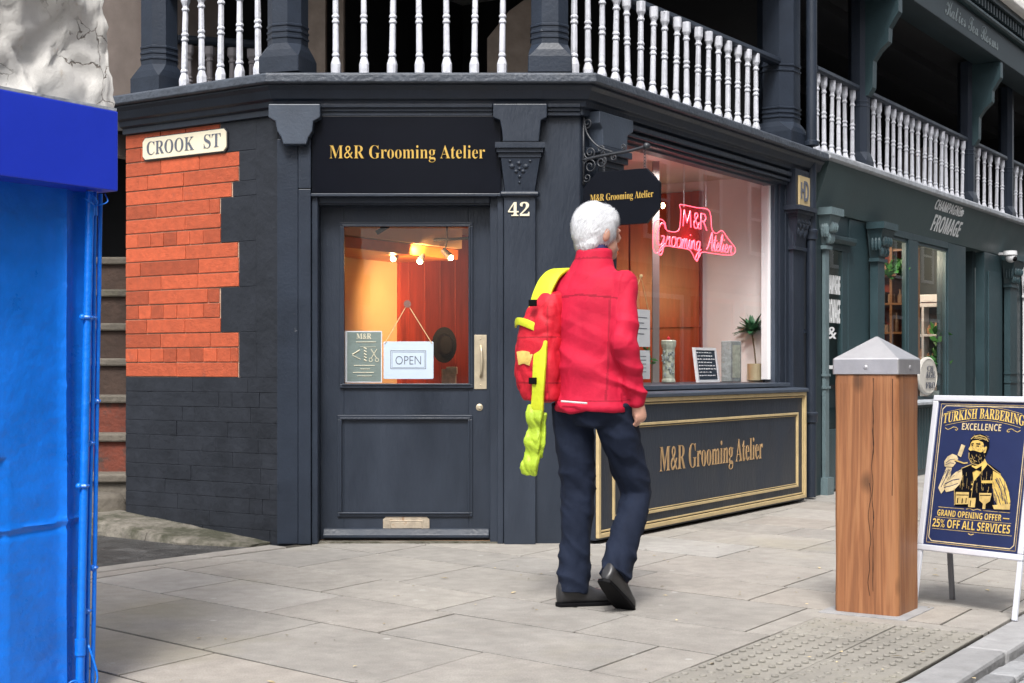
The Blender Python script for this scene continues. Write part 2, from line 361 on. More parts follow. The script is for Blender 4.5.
# ---------------------------------------------------------------- builders
F = 1433.0
HZ = 369.0
CZ = 1.02
class Fr:
    """a vertical plane: origin P, along-direction d (towards the viewer's right), outward normal n"""
    def __init__(s, P, d):
        s.P = Vector((P[0], P[1])); s.d = Vector(d).normalized(); s.n = Vector((s.d.y, -s.d.x))
    def pt(s, u, o=0.0, z=0.0):
        q = s.P + s.d * u + s.n * o
        return Vector((q.x, q.y, z))
    def u(s, px, o=0.0):                     # where the sight line of an image column meets the plane
        r = (px - 512.0) / F
        q = s.P + s.n * o
        return (r * q.y - q.x) / (s.d.x - r * s.d.y)
    def z(s, px, py, o=0.0):
        return CZ + (HZ - py) / F * s.pt(s.u(px, o), o).y
SN, CS = 0.5476, 0.8367
LC, RC = (-1.368, 8.38), (0.398, 8.38)       # the two corners of the cut-off shop corner
FC = Fr((0, 8.38), (1, 0))                   # door side
FR = Fr(RC, (SN, CS))                        # window side, along the street
FL = Fr(LC, (CS, -SN))                       # brick side, along the lane (u runs negative away from the corner)
FB = Fr((-1.237, 4.5), (SN, CS))             # blue shopfront
def zc(py, o=0.0): return CZ + (HZ - py) / F * (8.38 - o)

class MB:
    def __init__(s): s.v = []; s.f = []; s.r = []; s.mi = []; s.rv = 0.5; s.m = 0
    def add(s, vs, fs):
        b = len(s.v); s.v += [Vector(p) for p in vs]
        for f in fs: s.f.append([b + i for i in f]); s.r.append(s.rv); s.mi.append(s.m)
        return s
    def hexa(s, p):                           # 8 corners: bottom 4, top 4
        return s.add(p, [(0, 3, 2, 1), (4, 5, 6, 7), (0, 1, 5, 4), (1, 2, 6, 5), (2, 3, 7, 6), (3, 0, 4, 7)])
    def box(s, fr, u0, u1, o0, o1, z0, z1):
        return s.hexa([fr.pt(u0, o0, z0), fr.pt(u1, o0, z0), fr.pt(u1, o1, z0), fr.pt(u0, o1, z0),
                       fr.pt(u0, o0, z1), fr.pt(u1, o0, z1), fr.pt(u1, o1, z1), fr.pt(u0, o1, z1)])
    def wbox(s, x0, x1, y0, y1, z0, z1):
        return s.hexa([(x0, y0, z0), (x1, y0, z0), (x1, y1, z0), (x0, y1, z0), (x0, y0, z1), (x1, y0, z1), (x1, y1, z1), (x0, y1, z1)])
    def prism(s, fr, poly, o0, o1):           # poly of (u, z)
        n = len(poly)
        vs = [fr.pt(u, o0, z) for u, z in poly] + [fr.pt(u, o1, z) for u, z in poly]
        return s.add(vs, [tuple(range(n)), tuple(range(2 * n - 1, n - 1, -1))] + [(i, (i + 1) % n, n + (i + 1) % n, n + i) for i in range(n)])
    def slab(s, poly, z0, z1):                # poly of (x, y)
        n = len(poly)
        vs = [(x, y, z0) for x, y in poly] + [(x, y, z1) for x, y in poly]
        return s.add(vs, [tuple(range(n)), tuple(range(2 * n - 1, n - 1, -1))] + [(i, (i + 1) % n, n + (i + 1) % n, n + i) for i in range(n)])
    def section(s, fr, prof, u0, u1):         # profile of (o, z) swept along u
        n = len(prof)
        vs = [fr.pt(u0, o, z) for o, z in prof] + [fr.pt(u1, o, z) for o, z in prof]
        return s.add(vs, [tuple(range(n)), tuple(range(2 * n - 1, n - 1, -1))] + [(i, (i + 1) % n, n + (i + 1) % n, n + i) for i in range(n)])
    def rings(s, rings, cap=True, closed=False):
        n = len(rings[0]); vs = [p for r in rings for p in r]; fs = []
        m = len(rings)
        for k in range(m if closed else m - 1):
            a, b = k * n, ((k + 1) % m) * n
            for i in range(n): fs.append((a + i, a + (i + 1) % n, b + (i + 1) % n, b + i))
        if cap and not closed: fs += [tuple(range(n - 1, -1, -1)), tuple((m - 1) * n + i for i in range(n))]
        return s.add(vs, fs)
    def tube(s, pts, r, n=10, closed=False, cap=True):
        pts = [Vector(p) for p in pts]; rr = r if isinstance(r, (list, tuple)) else [r] * len(pts)
        rings = []; up = None; m = len(pts)
        for i, p in enumerate(pts):
            if closed: t = pts[(i + 1) % m] - pts[i - 1]
            else: t = pts[min(i + 1, m - 1)] - pts[max(i - 1, 0)]
            t.normalize()
            if up is None: up = Vector((0, 0, 1)) if abs(t.z) < 0.9 else Vector((1, 0, 0))
            a = t.cross(up)
            if a.length < 1e-4: a = t.cross(Vector((0.3, 1, 0.2)))
            a.normalize(); b = a.cross(t).normalized(); up = b
            rings.append([p + a * (math.cos(q) * rr[i]) + b * (math.sin(q) * rr[i]) for q in (2 * math.pi * k / n for k in range(n))])
        return s.rings(rings, cap, closed)
    def chain(s, pts, rr, n=14):              # tapering limb with rounded ends
        pts = [Vector(p) for p in pts]
        d0 = (pts[0] - pts[1]).normalized(); d1 = (pts[-1] - pts[-2]).normalized()
        P = [pts[0] + d0 * rr[0] * q for q in (0.97, 0.75, 0.4)] + pts + [pts[-1] + d1 * rr[-1] * q for q in (0.4, 0.75, 0.97)]
        Q = [rr[0] * q for q in (0.22, 0.66, 0.92)] + list(rr) + [rr[-1] * q for q in (0.92, 0.66, 0.22)]
        return s.tube(P, Q, n)
    def lathe(s, c, prof, n=16, sq=()):       # prof of (r, z); c = (x, y, z0)
        c = Vector(c)
        return s.rings([[c + Vector((math.cos(2 * math.pi * (k + .5) / n) * r, math.sin(2 * math.pi * (k + .5) / n) * r, z)) for k in range(n)] for r, z in prof])
    def ell(s, c, rx, ry, rz, ax=None, n=20, m=12):
        c = Vector(c); X, Y, Z = ax or (Vector((1, 0, 0)), Vector((0, 1, 0)), Vector((0, 0, 1)))
        rings = []
        for j in range(m + 1):
            a = math.pi * (j + 0.02) / (m + 0.04) - math.pi / 2
            rings.append([c + X * (rx * math.cos(a) * math.cos(q)) + Y * (ry * math.cos(a) * math.sin(q)) + Z * (rz * math.sin(a)) for q in (2 * math.pi * k / n for k in range(n))])
        return s.rings(rings)
    def build(s, name, m, parent=None, bevel=0.0, smooth=False, loc=None, seg=2, recalc=True):
        me = bpy.data.meshes.new(name)
        org = ORG.get(parent)
        if org is None:
            if loc is None:
                xs = [p.x for p in s.v]; ys = [p.y for p in s.v]; zs = [p.z for p in s.v]
                loc = ((min(xs) + max(xs)) / 2, (min(ys) + max(ys)) / 2, min(zs))
            org = Vector(loc)
        me.from_pydata([p - org for p in s.v], [], s.f)
        if recalc:
            bm = bmesh.new(); bm.from_mesh(me)
            bmesh.ops.recalc_face_normals(bm, faces=bm.faces); bm.to_mesh(me); bm.free()
        at = me.attributes.new('rnd', 'FLOAT', 'FACE'); at.data.foreach_set('value', s.r)
        for mm in (m if isinstance(m, (list, tuple)) else [m]): me.materials.append(MATS[mm])
        me.polygons.foreach_set('material_index', s.mi)
        if smooth:
            me.polygons.foreach_set('use_smooth', [True] * len(me.polygons))
        o = bpy.data.objects.new(name, me); COL.objects.link(o)
        if parent is not None:
            o.parent = parent; ORG[o] = org
        else:
            o.location = org; ORG[o] = org
        if bevel:
            md = o.modifiers.new('bevel', 'BEVEL'); md.width = bevel; md.segments = seg; md.limit_method = 'ANGLE'; md.angle_limit = rad(35)
            md.harden_normals = False
        if smooth == 'angle':
            es = o.modifiers.new('split', 'EDGE_SPLIT'); es.split_angle = rad(40)
        return o
ORG = {}
def tag(o, label=None, cat=None, group=None, kind=None):
    if label: o['label'] = label
    if cat: o['category'] = cat
    if group: o['group'] = group
    if kind: o['kind'] = kind
    return o
def thing(name, loc, label, cat, group=None):
    o = bpy.data.objects.new(name, None); COL.objects.link(o)
    o.location = loc; ORG[o] = Vector(loc); o.empty_display_size = 0.1
    return tag(o, label, cat, group)
def inst(src, loc, parent, name=None, rotz=0.0):      # linked copy of a mesh, placed at a world point under a parent
    o = src.copy(); COL.objects.link(o)
    o.parent = parent
    o.location = Vector(loc) - (ORG[parent] if parent is not None else Vector())
    o.rotation_euler = (0, 0, rotz)
    return o

MB_SER = (0x1D400, 0x1D41A, 0x1D7CE); MB_SAN = (0x1D5D4, 0x1D5EE, 0x1D7EC); MB_SCR = (0x1D4D0, 0x1D4EA, None); MB_ITA = (0x1D468, 0x1D482, 0x1D7CE)
def style(t, st):
    if st is None: return t
    r = ''
    for c in t:
        if 'A' <= c <= 'Z': r += chr(st[0] + ord(c) - 65)
        elif 'a' <= c <= 'z': r += chr(st[1] + ord(c) - 97)
        elif c.isdigit() and st[2]: r += chr(st[2] + ord(c) - 48)
        else: r += c
    return r
def text(body, P, right, up, w, h, m, name='lettering', parent=None, st=MB_SER, ext=0.002, off=0.0, warp=None, shear=0.0, h_fit=True, res=3, space=1.0):
    """letters fitted into a box w x h whose lower left corner is P"""
    cu = bpy.data.curves.new(name, 'FONT'); cu.body = style(body, st); cu.size = 1.0
    cu.offset = off; cu.shear = shear; cu.resolution_u = res; cu.extrude = 0.01; cu.space_character = space
    to = bpy.data.objects.new(name, cu); COL.objects.link(to)
    dg = bpy.context.evaluated_depsgraph_get()
    me = bpy.data.meshes.new_from_object(to.evaluated_get(dg))
    bpy.data.objects.remove(to); bpy.data.curves.remove(cu)
    vs = [v.co.copy() for v in me.vertices]; fs = [list(p.vertices) for p in me.polygons]
    bpy.data.meshes.remove(me)
    x0, x1 = min(v.x for v in vs), max(v.x for v in vs); y0, y1 = min(v.y for v in vs), max(v.y for v in vs)
    right = Vector(right).normalized(); up = Vector(up).normalized(); nn = right.cross(up); P = Vector(P)
    mb = MB(); out = []
    for v in vs:
        s, t = (v.x - x0) / (x1 - x0), (v.y - y0) / (y1 - y0)
        X, Y = s * w, t * h
        if warp: X, Y = warp(s, t, X, Y)
        out.append(P + right * X + up * Y + nn * (ext if v.z > 0 else 0.0))
    mb.add(out, fs)
    return mb.build(name, m, parent, recalc=False)
def r3(fr): return Vector((fr.d.x, fr.d.y, 0))
def n3(fr): return Vector((fr.n.x, fr.n.y, 0))
UP = Vector((0, 0, 1))
def frame_strips(mb, fr, u0, u1, z0, z1, w, o0, o1):  # rectangular moulding, mitre-free: uprights between the rails
    mb.box(fr, u0, u1, o0, o1, z1 - w, z1); mb.box(fr, u0, u1, o0, o1, z0, z0 + w)
    mb.box(fr, u0, u0 + w, o0, o1, z0 + w, z1 - w); mb.box(fr, u1 - w, u1, o0, o1, z0 + w, z1 - w)
    return mb
def off_path(pts, o):
    """offset an open polyline to the right-hand (outward) side with mitred corners"""
    P = [Vector(p) for p in pts]; out = []
    ns = [Vector(((b - a).normalized().y, -(b - a).normalized().x)) for a, b in zip(P, P[1:])]
    for i, p in enumerate(P):
        if i == 0: out.append(p + ns[0] * o)
        elif i == len(P) - 1: out.append(p + ns[-1] * o)
        else:
            a, b = ns[i - 1], ns[i]
            out.append(p + (a + b) * (o / (1 + a.dot(b))))
    return out
def sweep(mb, path, prof):
    """sweep a closed (o, z) profile along a plan path"""
    cols = [off_path(path, o) for o, z in prof]
    rings = [[Vector((cols[j][i].x, cols[j][i].y, prof[j][1])) for j in range(len(prof))] for i in range(len(path))]
    return mb.rings(rings)
def catmull(pts, k=6, closed=False):
    P = [Vector(p) for p in pts]; out = []; n = len(P)
    rng = range(n if closed else n - 1)
    for i in rng:
        p0 = P[(i - 1) % n] if closed or i > 0 else P[0]
        p1 = P[i]; p2 = P[(i + 1) % n]; p3 = P[(i + 2) % n] if closed or i + 2 < n else P[-1]
        for j in range(k):
            t = j / k
            out.append(0.5 * ((2 * p1) + (p2 - p0) * t + (2 * p0 - 5 * p1 + 4 * p2 - p3) * t * t + (3 * p1 - p0 - 3 * p2 + p3) * t ** 3))
    if not closed: out.append(P[-1])
    return out
# ---------------------------------------------------------------- ground, road, pavement, lane
def struct(mb, name, m, **k):
    return tag(mb.build(name, m, **k), kind='structure')
g = MB(); g.add([(-200, -200, -.10), (200, -200, -.10), (200, 200, -.10), (-200, 200, -.10)], [(0, 1, 2, 3)])
struct(g, 'ground', 'ground', loc=(0, 0, -.1))

KO, KW = 2.760, 0.155                          # kerb: distance of its inner edge from the window side, and its width
# pavement bed (dark joints) and the flags
LA, LB = Vector((-2.116, 7.27)), Vector((-1.30, 8.30))      # edge between lane and pavement
ld = (LB - LA).normalized()
def clip(poly, P, nrm):                       # keep the side where (x-P).nrm >= 0
    out = []
    for i in range(len(poly)):
        a, b = poly[i], poly[(i + 1) % len(poly)]
        da, db = (a - P).dot(nrm), (b - P).dot(nrm)
        if da >= 0: out.append(a)
        if (da >= 0) != (db >= 0): out.append(a + (b - a) * (da / (da - db)))
    return out
kp = FR.P + FR.n * (KO - 0.008)
laneN = Vector((ld.y, -ld.x))
TU0, TU1, TO0, TO1 = -5.2, -1.62, 2.08, KO - 0.01    # tactile rectangle in window-side coordinates
bed = [Vector(p) for p in ((-9, -2), (9, -2), (16, 30), (4, 30), (-9, 9))]
bed = clip(clip(bed, kp, -FR.n), LA, laneN)
b = MB(); b.slab([tuple(p) for p in bed], -.06, -.0045); struct(b, 'pavement_bed', 'pavement_bed')
ax = Vector((-math.sin(rad(48)), math.cos(rad(48)))); bx = Vector((math.sin(rad(33)), math.cos(rad(33))))
pv = MB(); random.seed(11)
c = 0.4
while c < 15:
    wv = random.choice((0.46, 0.52, 0.58, 0.66)); s = -9 + R(0, 0.8)
    while s < 9:
        ln = random.choice((0.62, 0.75, 0.9, 1.05, 0.7)); jo = 0.0050; jc = 0.0080
        q = [ax * s_ + bx * c_ for s_, c_ in ((s + jo, c + jc), (s + ln - jo, c + jc), (s + ln - jo, c + wv - jc), (s + jo, c + wv - jc))]
        s += ln
        q = clip(clip(q, kp, -FR.n), LA + laneN * 0.10, laneN)
        if len(q) < 3: continue
        # leave the tactile rectangle free: split against its four sides
        pieces = []; rest = q
        for P_, n_ in ((FR.P + FR.n * (TO0 - .004), -FR.n), (FR.P + FR.d * (TU1 + .004), FR.d)):
            o_ = clip(rest, P_, n_); rest = clip(rest, P_, -n_)
            if len(o_) > 2: pieces.append(o_)
            if len(rest) < 3: break
        dz = R(-.0008, .0010); tx, ty = R(-.0012, .0012), R(-.0012, .0012); pv.rv = random.random()
        cx = sum(p.x for p in q) / len(q); cy = sum(p.y for p in q) / len(q)
        for pc in pieces:
            area = abs(sum(a.x * b_.y - a.y * b_.x for a, b_ in zip(pc, pc[1:] + pc[:1]))) / 2
            if area < 0.004: continue
            n = len(pc)
            tz = lambda p: dz + (p.x - cx) * tx + (p.y - cy) * ty
            vs = [(p.x, p.y, -.03) for p in pc] + [(p.x, p.y, tz(p)) for p in pc]
            pv.add(vs, [tuple(range(n)), tuple(range(2 * n - 1, n - 1, -1))] + [(i, (i + 1) % n, n + (i + 1) % n, n + i) for i in range(n)])
    c += wv
struct(pv, 'pavement', 'flagstone', bevel=0.0012, seg=1)

# tactile paving with blisters
tp = MB(); random.seed(4)
u = TU0
while u < TU1 - .05:
    o = TO0
    for k in range(2):
        tp.rv = random.random(); d = R(-.002, .002)
        tp.box(FR, u + .003, min(u + .40, TU1) - .003, o + .003, o + (TO1 - TO0) / 2 - .003, -.03, d)
        o += (TO1 - TO0) / 2
    u += .40
u = TU0 + .035
while u < TU1 - .02:
    o = TO0 + .035
    while o < TO1 - .02:
        p = FR.pt(u, o, -.001)
        if random.random() < .985:
            tp.rv = R(.1, .9)
            tp.lathe(p, [(.0135, 0), (.0125, .0060), (.0085, .0078)], 10)
        o += .0665
    u += .0665
struct(tp, 'tactile_paving', 'tactile', bevel=0.0015, seg=1)

# kerb, setts
kb = MB(); random.seed(9); u = -7.0
while u < 12:
    ln = R(.62, .95); kb.rv = random.random(); z = R(-.004, .004)
    kb.box(FR, u + .005, u + ln - .005, KO - .004 + R(0, .003), KO + KW + R(-.008, .008), -.12, z)
    u += ln
struct(kb, 'kerb', 'kerb_stone', bevel=0.014, seg=2)
rd = MB(); rd.box(FR, -12, 20, KO + KW + .01, KO + 5.2, -.14, -.045)
struct(rd, 'road', 'pavement_bed')
st = MB(); random.seed(5); o = KO + KW + .012; row = 0
while o < KO + 3.0:
    wv = R(.095, .12); u = -6 + R(0, .15)
    while u < 9:
        ln = R(.15, .24); st.rv = random.random(); z = -.024 + R(-.006, .006)
        if u > -3.6 or o < KO + 1.6:
            st.box(FR, u + .005, u + ln - .005, o + .005, o + wv - .005, -.10, z)
        u += ln
    o += wv
struct(st, 'road_setts', 'sett', bevel=0.012, seg=2)

# lane: asphalt with a stone channel, rising slowly away from the street
la = MB(); lp = []
nu, nv = 14, 10
for i in range(nu + 1):
    for j in range(nv + 1):
        p = LA - ld * 3.5 + ld * (6.2 * i / nu) - laneN * (-0.015 + 5.0 * (j / nv))
        h = -.004 + .035 * max(0, j / nv) * 2 + noise.noise((p.x * 2, p.y * 2, 0)) * .006
        lp.append((p.x, p.y, h - (0.012 if j == 0 else 0)))
la.add(lp, [(i * (nv + 1) + j, (i + 1) * (nv + 1) + j, (i + 1) * (nv + 1) + j + 1, i * (nv + 1) + j + 1) for i in range(nu) for j in range(nv)])
struct(la, 'lane', 'asphalt', smooth=True)
ch = MB(); random.seed(3); s = -2.4
while s < 2.5:
    ln = R(.5, .8); ch.rv = random.random()
    a, b_ = LA + ld * (s + .004), LA + ld * (s + ln - .004)
    n_ = laneN
    q = [a - n_ * .05, b_ - n_ * .05, b_ + n_ * .095, a + n_ * .095]
    if max((p - Vector(LC)).dot(-FC.n) for p in q) < .3:
        ch.slab([tuple(p) for p in q], -.04, R(-.001, .003) + .004)
    s += ln
struct(ch, 'lane_edging', 'flagstone', bevel=0.004, seg=1)

# scattered litter: leaves, stubs, grit
lt_ = MB(); random.seed(44)
for k in range(150):
    x, y = R(-2.2, 3.2), R(4.4, 8.3)
    if (Vector((x, y)) - FR.P).dot(FR.n) < .15 or y > 8.28: continue
    lt_.rv = random.random(); a = R(0, 6.3); l, w_ = (R(.006, .014), R(.003, .008)) if k % 9 else (.028, .008)
    c, s_ = math.cos(a), math.sin(a)
    lt_.add([(x + c * l, y + s_ * l, .0045), (x - s_ * w_, y + c * w_, .007), (x - c * l, y - s_ * l, .0045), (x + s_ * w_, y - c * w_, .006)], [(0, 1, 2, 3)])
o_ = lt_.build('litter', 'litter', recalc=False); o_['kind'] = 'stuff'
# ---------------------------------------------------------------- the corner shop building
BLD = thing('corner_shop_building', (0, 9.5, 0), 'dark navy corner shop with a glazed door under a sign and a balustraded gallery above', 'building')
def ux(px, o=0.0): return (px - 512.0) / F * (8.38 - o)
WA = -1.29                                    # end of the brick side
A_ = FL.pt(WA); F35 = FR.pt(3.60)
PATH = [(A_.x, A_.y), LC, RC, (F35.x, F35.y)]

def at0(px, py, y): return Vector(((px - 512) / F * y, y, CZ + (HZ - py) / F * y))
# brick side: exposed red bricks among painted ones
random.seed(21)
red, dark, mort = MB(), MB(), MB()
edges = [-.31] * 3 + [-.46] * 3 + [-.31] * 3 + [-.46] * 3 + [-.36] + [-.31] * 2 + [-.46] * 2
CH = .09
for k in range(17):
    z0 = .97 + k * CH; e = edges[k] + R(-.012, .004); u = WA
    hdr = k in (1, 4, 9)
    u -= 0 if k % 2 else .0
    first = True
    while u < e - .02:
        ln = .113 * R(.97, 1.03) if hdr else random.choice((.225, .33, .33, .45, .52)) * R(.95, 1.05)
        if first and k % 2 and not hdr: ln *= .6
        first = False
        u1 = min(u + ln, e)
        if e - u1 < .05: u1 = e
        red.rv = random.random(); o = R(-.002, .003)
        red.box(FL, u + .0022, u1 - .0022, -.03, .004 + o * .8, z0 + .0034 + R(-.0012, .0012), z0 + CH - .0034 + R(-.0008, .0008))
        u = u1
for k in range(-2, 11):                        # painted courses below
    z0 = .97 - CH + (-k) * -CH if False else .97 - (11 - k) * CH + CH
    z0 = .97 - (k + 3) * CH; u = WA + (0 if k % 2 else -.11)
    while u < -.002:
        ln = random.choice((.225, .34, .45, .45, .11, .6)) * R(.95, 1.05); u1 = min(u + ln, 0)
        if -u1 < .06: u1 = 0
        o = R(-.001, .0015); t = R(-.001, .001); ua, ub = max(u, WA) + .0005, u1 - .0005
        if u1 == 0: ub = 0
        if ub > ua:
            dark.hexa([FL.pt(ua, -.03, z0 + .0006), FL.pt(ub, -.03, z0 + .0006), FL.pt(ub, .003 + o + t, z0 + .0006), FL.pt(ua, .003 + o, z0 + .0006),
                       FL.pt(ua, -.03, z0 + CH - .0006), FL.pt(ub, -.03, z0 + CH - .0006), FL.pt(ub, .003 + o + R(-.002, .002), z0 + CH - .0006), FL.pt(ua, .003 + o + R(-.002, .002), z0 + CH - .0006)])
        u = u1
k = 0
while k < 17:                                  # painted toothed blocks beside the red patch
    n = 1
    while k + n < 17 and edges[k + n] == edges[k]: n += 1
    z0, z1 = .97 + k * CH, .97 + (k + n) * CH
    dark.box(FL, edges[k] + .002, -.1705, -.03, .0042 + R(-.0006, .0006), z0 + .0006, z1 - .0006)
    k += n
dark.box(FL, -.171, 0, -.03, .0035, .97, 2.52)
dark.box(FL, WA, -.171, -.03, .001, 2.5, 2.62)
mort.box(FL, WA + .002, -.30, -.2, -.0035, .96, 2.5)
dk2 = MB(); dk2.box(FL, WA + .001, 0, -.25, -.004, -.1, .968); dk2.box(FL, -.30, -.001, -.25, -.006, .968, 2.6); dk2.box(FL, WA + .001, -.3, -.25, -.006, 2.5, 2.6)
red.build('exposed_brickwork', 'red_brick', BLD, bevel=.0022, seg=1)
dark.build('painted_brickwork', 'charcoal', BLD, bevel=.0022, seg=2)
mort.build('mortar_backing', 'mortar', BLD); dk2.build('brick_wall', 'charcoal', BLD)
# end and rear wall of the shop, party wall, floor, ceiling (in window-side coordinates)
rw = MB(); rw.box(FR, -.72, 3.15, -2.80, -2.62, -.1, 2.5); rw.build('rear_wall', 'cream_wall', BLD)
pw = MB(); pw.box(FR, 3.04, 3.15, -2.62, -.14, -.1, 2.6); pw.build('party_wall', 'white_wall', BLD)
UW = FR.u(399, -2.60)
wd = MB(); wd.box(FR, UW, 3.0, -2.62, -2.585, 0, 2.13)
q = UW + .1
while q < 2.98: wd.box(FR, q, q + .012, -2.585, -2.578, 0, 2.13); q += .21
wd.box(FR, 3.0, 3.04, -2.58, -.67, 0, 2.42)
for q in (-.675, -1.3, -1.9): wd.box(FR, 2.98, 3.0, q - .05, q, 0, 2.42)
wd.box(FR, 2.976, 3.0, -2.58, -.67, 1.35, 1.43)
wd.build('wood_panelling', 'mahogany', BLD)
sf = MB(); sf.box(FR, -.7, UW, -2.62, -2.0, 1.93, 2.499); sf.build('soffit', 'cream_wall', BLD)
ob = MB(); ob.box(FR, -.7, UW + .02, -2.62, -2.05, 1.85, 1.925); ob.build('shelf_beam', 'orange_beam', BLD)
ic = MB(); q = at0(656, 260, 10.2); ic.wbox(q.x - .024, q.x + .024, 10.2, 10.25, .012, 2.5); ic.build('window_column', 'plaster_pale', BLD)
poly = [FR.pt(-.95, -2.70), FR.pt(-.95, -1.49), FL.pt(-.1, -.03), FC.pt(.36, -.03), FR.pt(3.1, -.03), FR.pt(3.1, -2.70)]
ow = MB(); ow.box(FR, -.80, 3.58, -2.93, -2.801, -.1, 2.6); ow.build('back_wall', 'charcoal', BLD)
fl = MB(); fl.slab([(p.x, p.y) for p in poly], -.1, .012); fl.build('shop_floor', 'floor_wood', BLD)
ce = MB(); ce.slab([(p.x, p.y) for p in poly], 2.5, 2.56); ce.build('shop_ceiling', 'interior_ceiling', BLD)

# cut-off corner: door side
w = MB()
w.box(FC, LC[0] + .001, ux(316), -.25, 0, -.1, 2.6)
w.box(FC, ux(490), RC[0] - .001, -.25, 0, -.1, 2.6)
w.box(FC, ux(316), ux(490), -.25, -.001, zc(205), 2.6)
w.build('front_wall', 'navy', BLD, bevel=.004)
pl = MB()
pl.box(FC, ux(278), ux(298, .04), 0, .035, 0, zc(140))                     # left pilaster
pl.box(FC, ux(299.5), ux(312), 0, .05, 0, zc(190)); pl.box(FC, ux(299.5), ux(312), 0, .05, zc(189.5), zc(140))
pl.box(FC, ux(312.5), ux(318.5), -.09, .032, 0, zc(196)); pl.box(FC, ux(314), ux(319), -.09, .015, 0, zc(203))
pl.build('pilaster', 'navy_worn', BLD, bevel=.004)
pr = MB()
pr.box(FC, ux(504), ux(535.5), 0, .05, 0, zc(194)); pr.box(FC, ux(497.5), ux(503.5), -.09, .028, 0, zc(196)); pr.box(FC, ux(491), ux(497.5), -.09, -.012, 0, zc(203))
pr.build('pilaster', 'navy', BLD, bevel=.004)
def bracket(px, yy, o):
    P = [(ux(a, o), zc(b, o)) for a, b in zip(px, yy)]
    return P
br = MB()
br.prism(FC, bracket([268, 320, 320, 313, 312, 308, 306, 283, 281, 277, 275, 268], [103.5, 103.5, 117, 121, 131, 137, 144, 144, 137, 131, 121, 117], .11), 0, .10)
br.build('bracket', 'navy_grey', BLD, bevel=.006)
b2 = MB()
b2.prism(FC, bracket([493, 547, 547, 541, 540, 539, 503, 502, 500, 493], [103.5, 103.5, 117, 120, 130, 141.5, 141.5, 130, 120, 117], .10), 0, .095)
b2.build('bracket', 'navy', BLD, bevel=.005)
cp = MB()
for y0, y1, a, b_, o in ((142, 147.5, 495, 545, .12), (147.5, 152, 496.5, 543, .105), (152, 157, 498.5, 541, .09)):
    cp.box(FC, ux(a, o), ux(b_, o), 0, o, zc(y1, o), zc(y0, o))
zt, zb = zc(157.3, .08), zc(191, .06)
cp.hexa([FC.pt(ux(504.5), 0, zb), FC.pt(ux(535.5), 0, zb), FC.pt(ux(534.5, .055), .055, zb), FC.pt(ux(505, .055), .055, zb),
         FC.pt(ux(500), 0, zt), FC.pt(ux(541), 0, zt), FC.pt(ux(540, .085), .085, zt), FC.pt(ux(501, .085), .085, zt)])
cp.tube([FC.pt(ux(501.5, .06), .03, zc(194, .05)), FC.pt(ux(501.5, .06), .058, zc(194, .05)), FC.pt(ux(537.5, .06), .058, zc(194, .05)), FC.pt(ux(537.5, .06), .03, zc(194, .05))], .016, 10)
for a, b_, r_ in ((512, 166, .018), (519, 163, .016), (526, 166, .018), (516, 171, .014), (523, 171, .014), (519.5, 176, .012), (510, 161, .010), (530, 161, .010), (519.5, 168.5, .012), (519.5, 182, .008)):
    oo = .083 - .03 * (b_ - 157) / 34
    cp.ell(FC.pt(ux(a, .08), oo, zc(b_, .08)), r_, .010, r_ * .8, n=10, m=6)
cp.build('capital', 'navy', BLD, bevel=.003)
mo = MB()
for y0, y1, o in ((103.5, 107.5, .062), (107.5, 111.5, .047), (111.5, 116, .036)):
    mo.box(FC, ux(320.5, o), ux(492.5, o), 0, o, zc(y1, o), zc(y0, o))
    mo.box(FC, ux(547.5, o), RC[0] + .02 - .02, 0, o, zc(y1 - .3, o), zc(y0, o))
mo.box(FC, ux(312), ux(501), 0, .055, zc(196.5, .05), zc(193.3, .05))
mo.box(FC, ux(316.5), ux(490), -.06, .012, zc(203.5), zc(196.6))
mo.build('moulding', 'navy', BLD, bevel=.004)

# door
DR = MB(); ODB, ODF = -.135, -.085
uo = lambda px: ux(px, ODF)
zo = lambda py: zc(py, ODF)
DL, DRt, GL, GR = uo(318.5), uo(490.5), uo(344), uo(468.5)
DR.box(FC, DL, GL, ODB, ODF, .012, zo(203.8)); DR.box(FC, GR, DRt, ODB, ODF, .012, zo(203.8))
DR.box(FC, GL, GR, ODB, ODF, zo(226), zo(203.8)); DR.box(FC, GL, GR, ODB, ODF, .012, zo(384))
door = DR.build('door', 'navy', BLD, bevel=.002)
dm = MB()
frame_strips(dm, FC, uo(340), uo(473), zo(388), zo(222.5), .022, ODF, ODF + .016)
frame_strips(dm, FC, uo(342.5), uo(470.5), zo(385.5), zo(225), .012, ODF + .016, ODF + .022)
frame_strips(dm, FC, uo(337.5), uo(472.5), zo(516.5), zo(415), .026, ODF, ODF + .012)
frame_strips(dm, FC, uo(340), uo(470), zo(514), zo(417.5), .012, ODF + .012, ODF + .02)
dm.build('panel_moulding', 'navy', door, bevel=.003)
wb = MB(); wb.section(FC, [(ODF, .028), (ODF + .045, .028), (ODF + .045, .045), (ODF + .02, .075), (ODF, .082)], uo(324), uo(489))
wb.build('weather_bar', 'navy', door, bevel=.003)
gp = MB(); gp.add([FC.pt(GL, -.115, zo(385)), FC.pt(GR, -.115, zo(385)), FC.pt(GR, -.115, zo(225)), FC.pt(GL, -.115, zo(225))], [(0, 1, 2, 3)])
gp.build('pane', 'glass', door, recalc=False)
hd = MB(); hd.box(FC, uo(474.3), uo(486.6), ODF, ODF + .006, zo(389), zo(335))
hd.tube(catmull([FC.pt(uo(480.8), ODF + .004, zo(346)), FC.pt(uo(481.4), ODF + .035, zo(350)), FC.pt(uo(482), ODF + .042, zo(360)), FC.pt(uo(481.4), ODF + .035, zo(372)), FC.pt(uo(480.5), ODF + .004, zo(377))], 5), .008, 10)
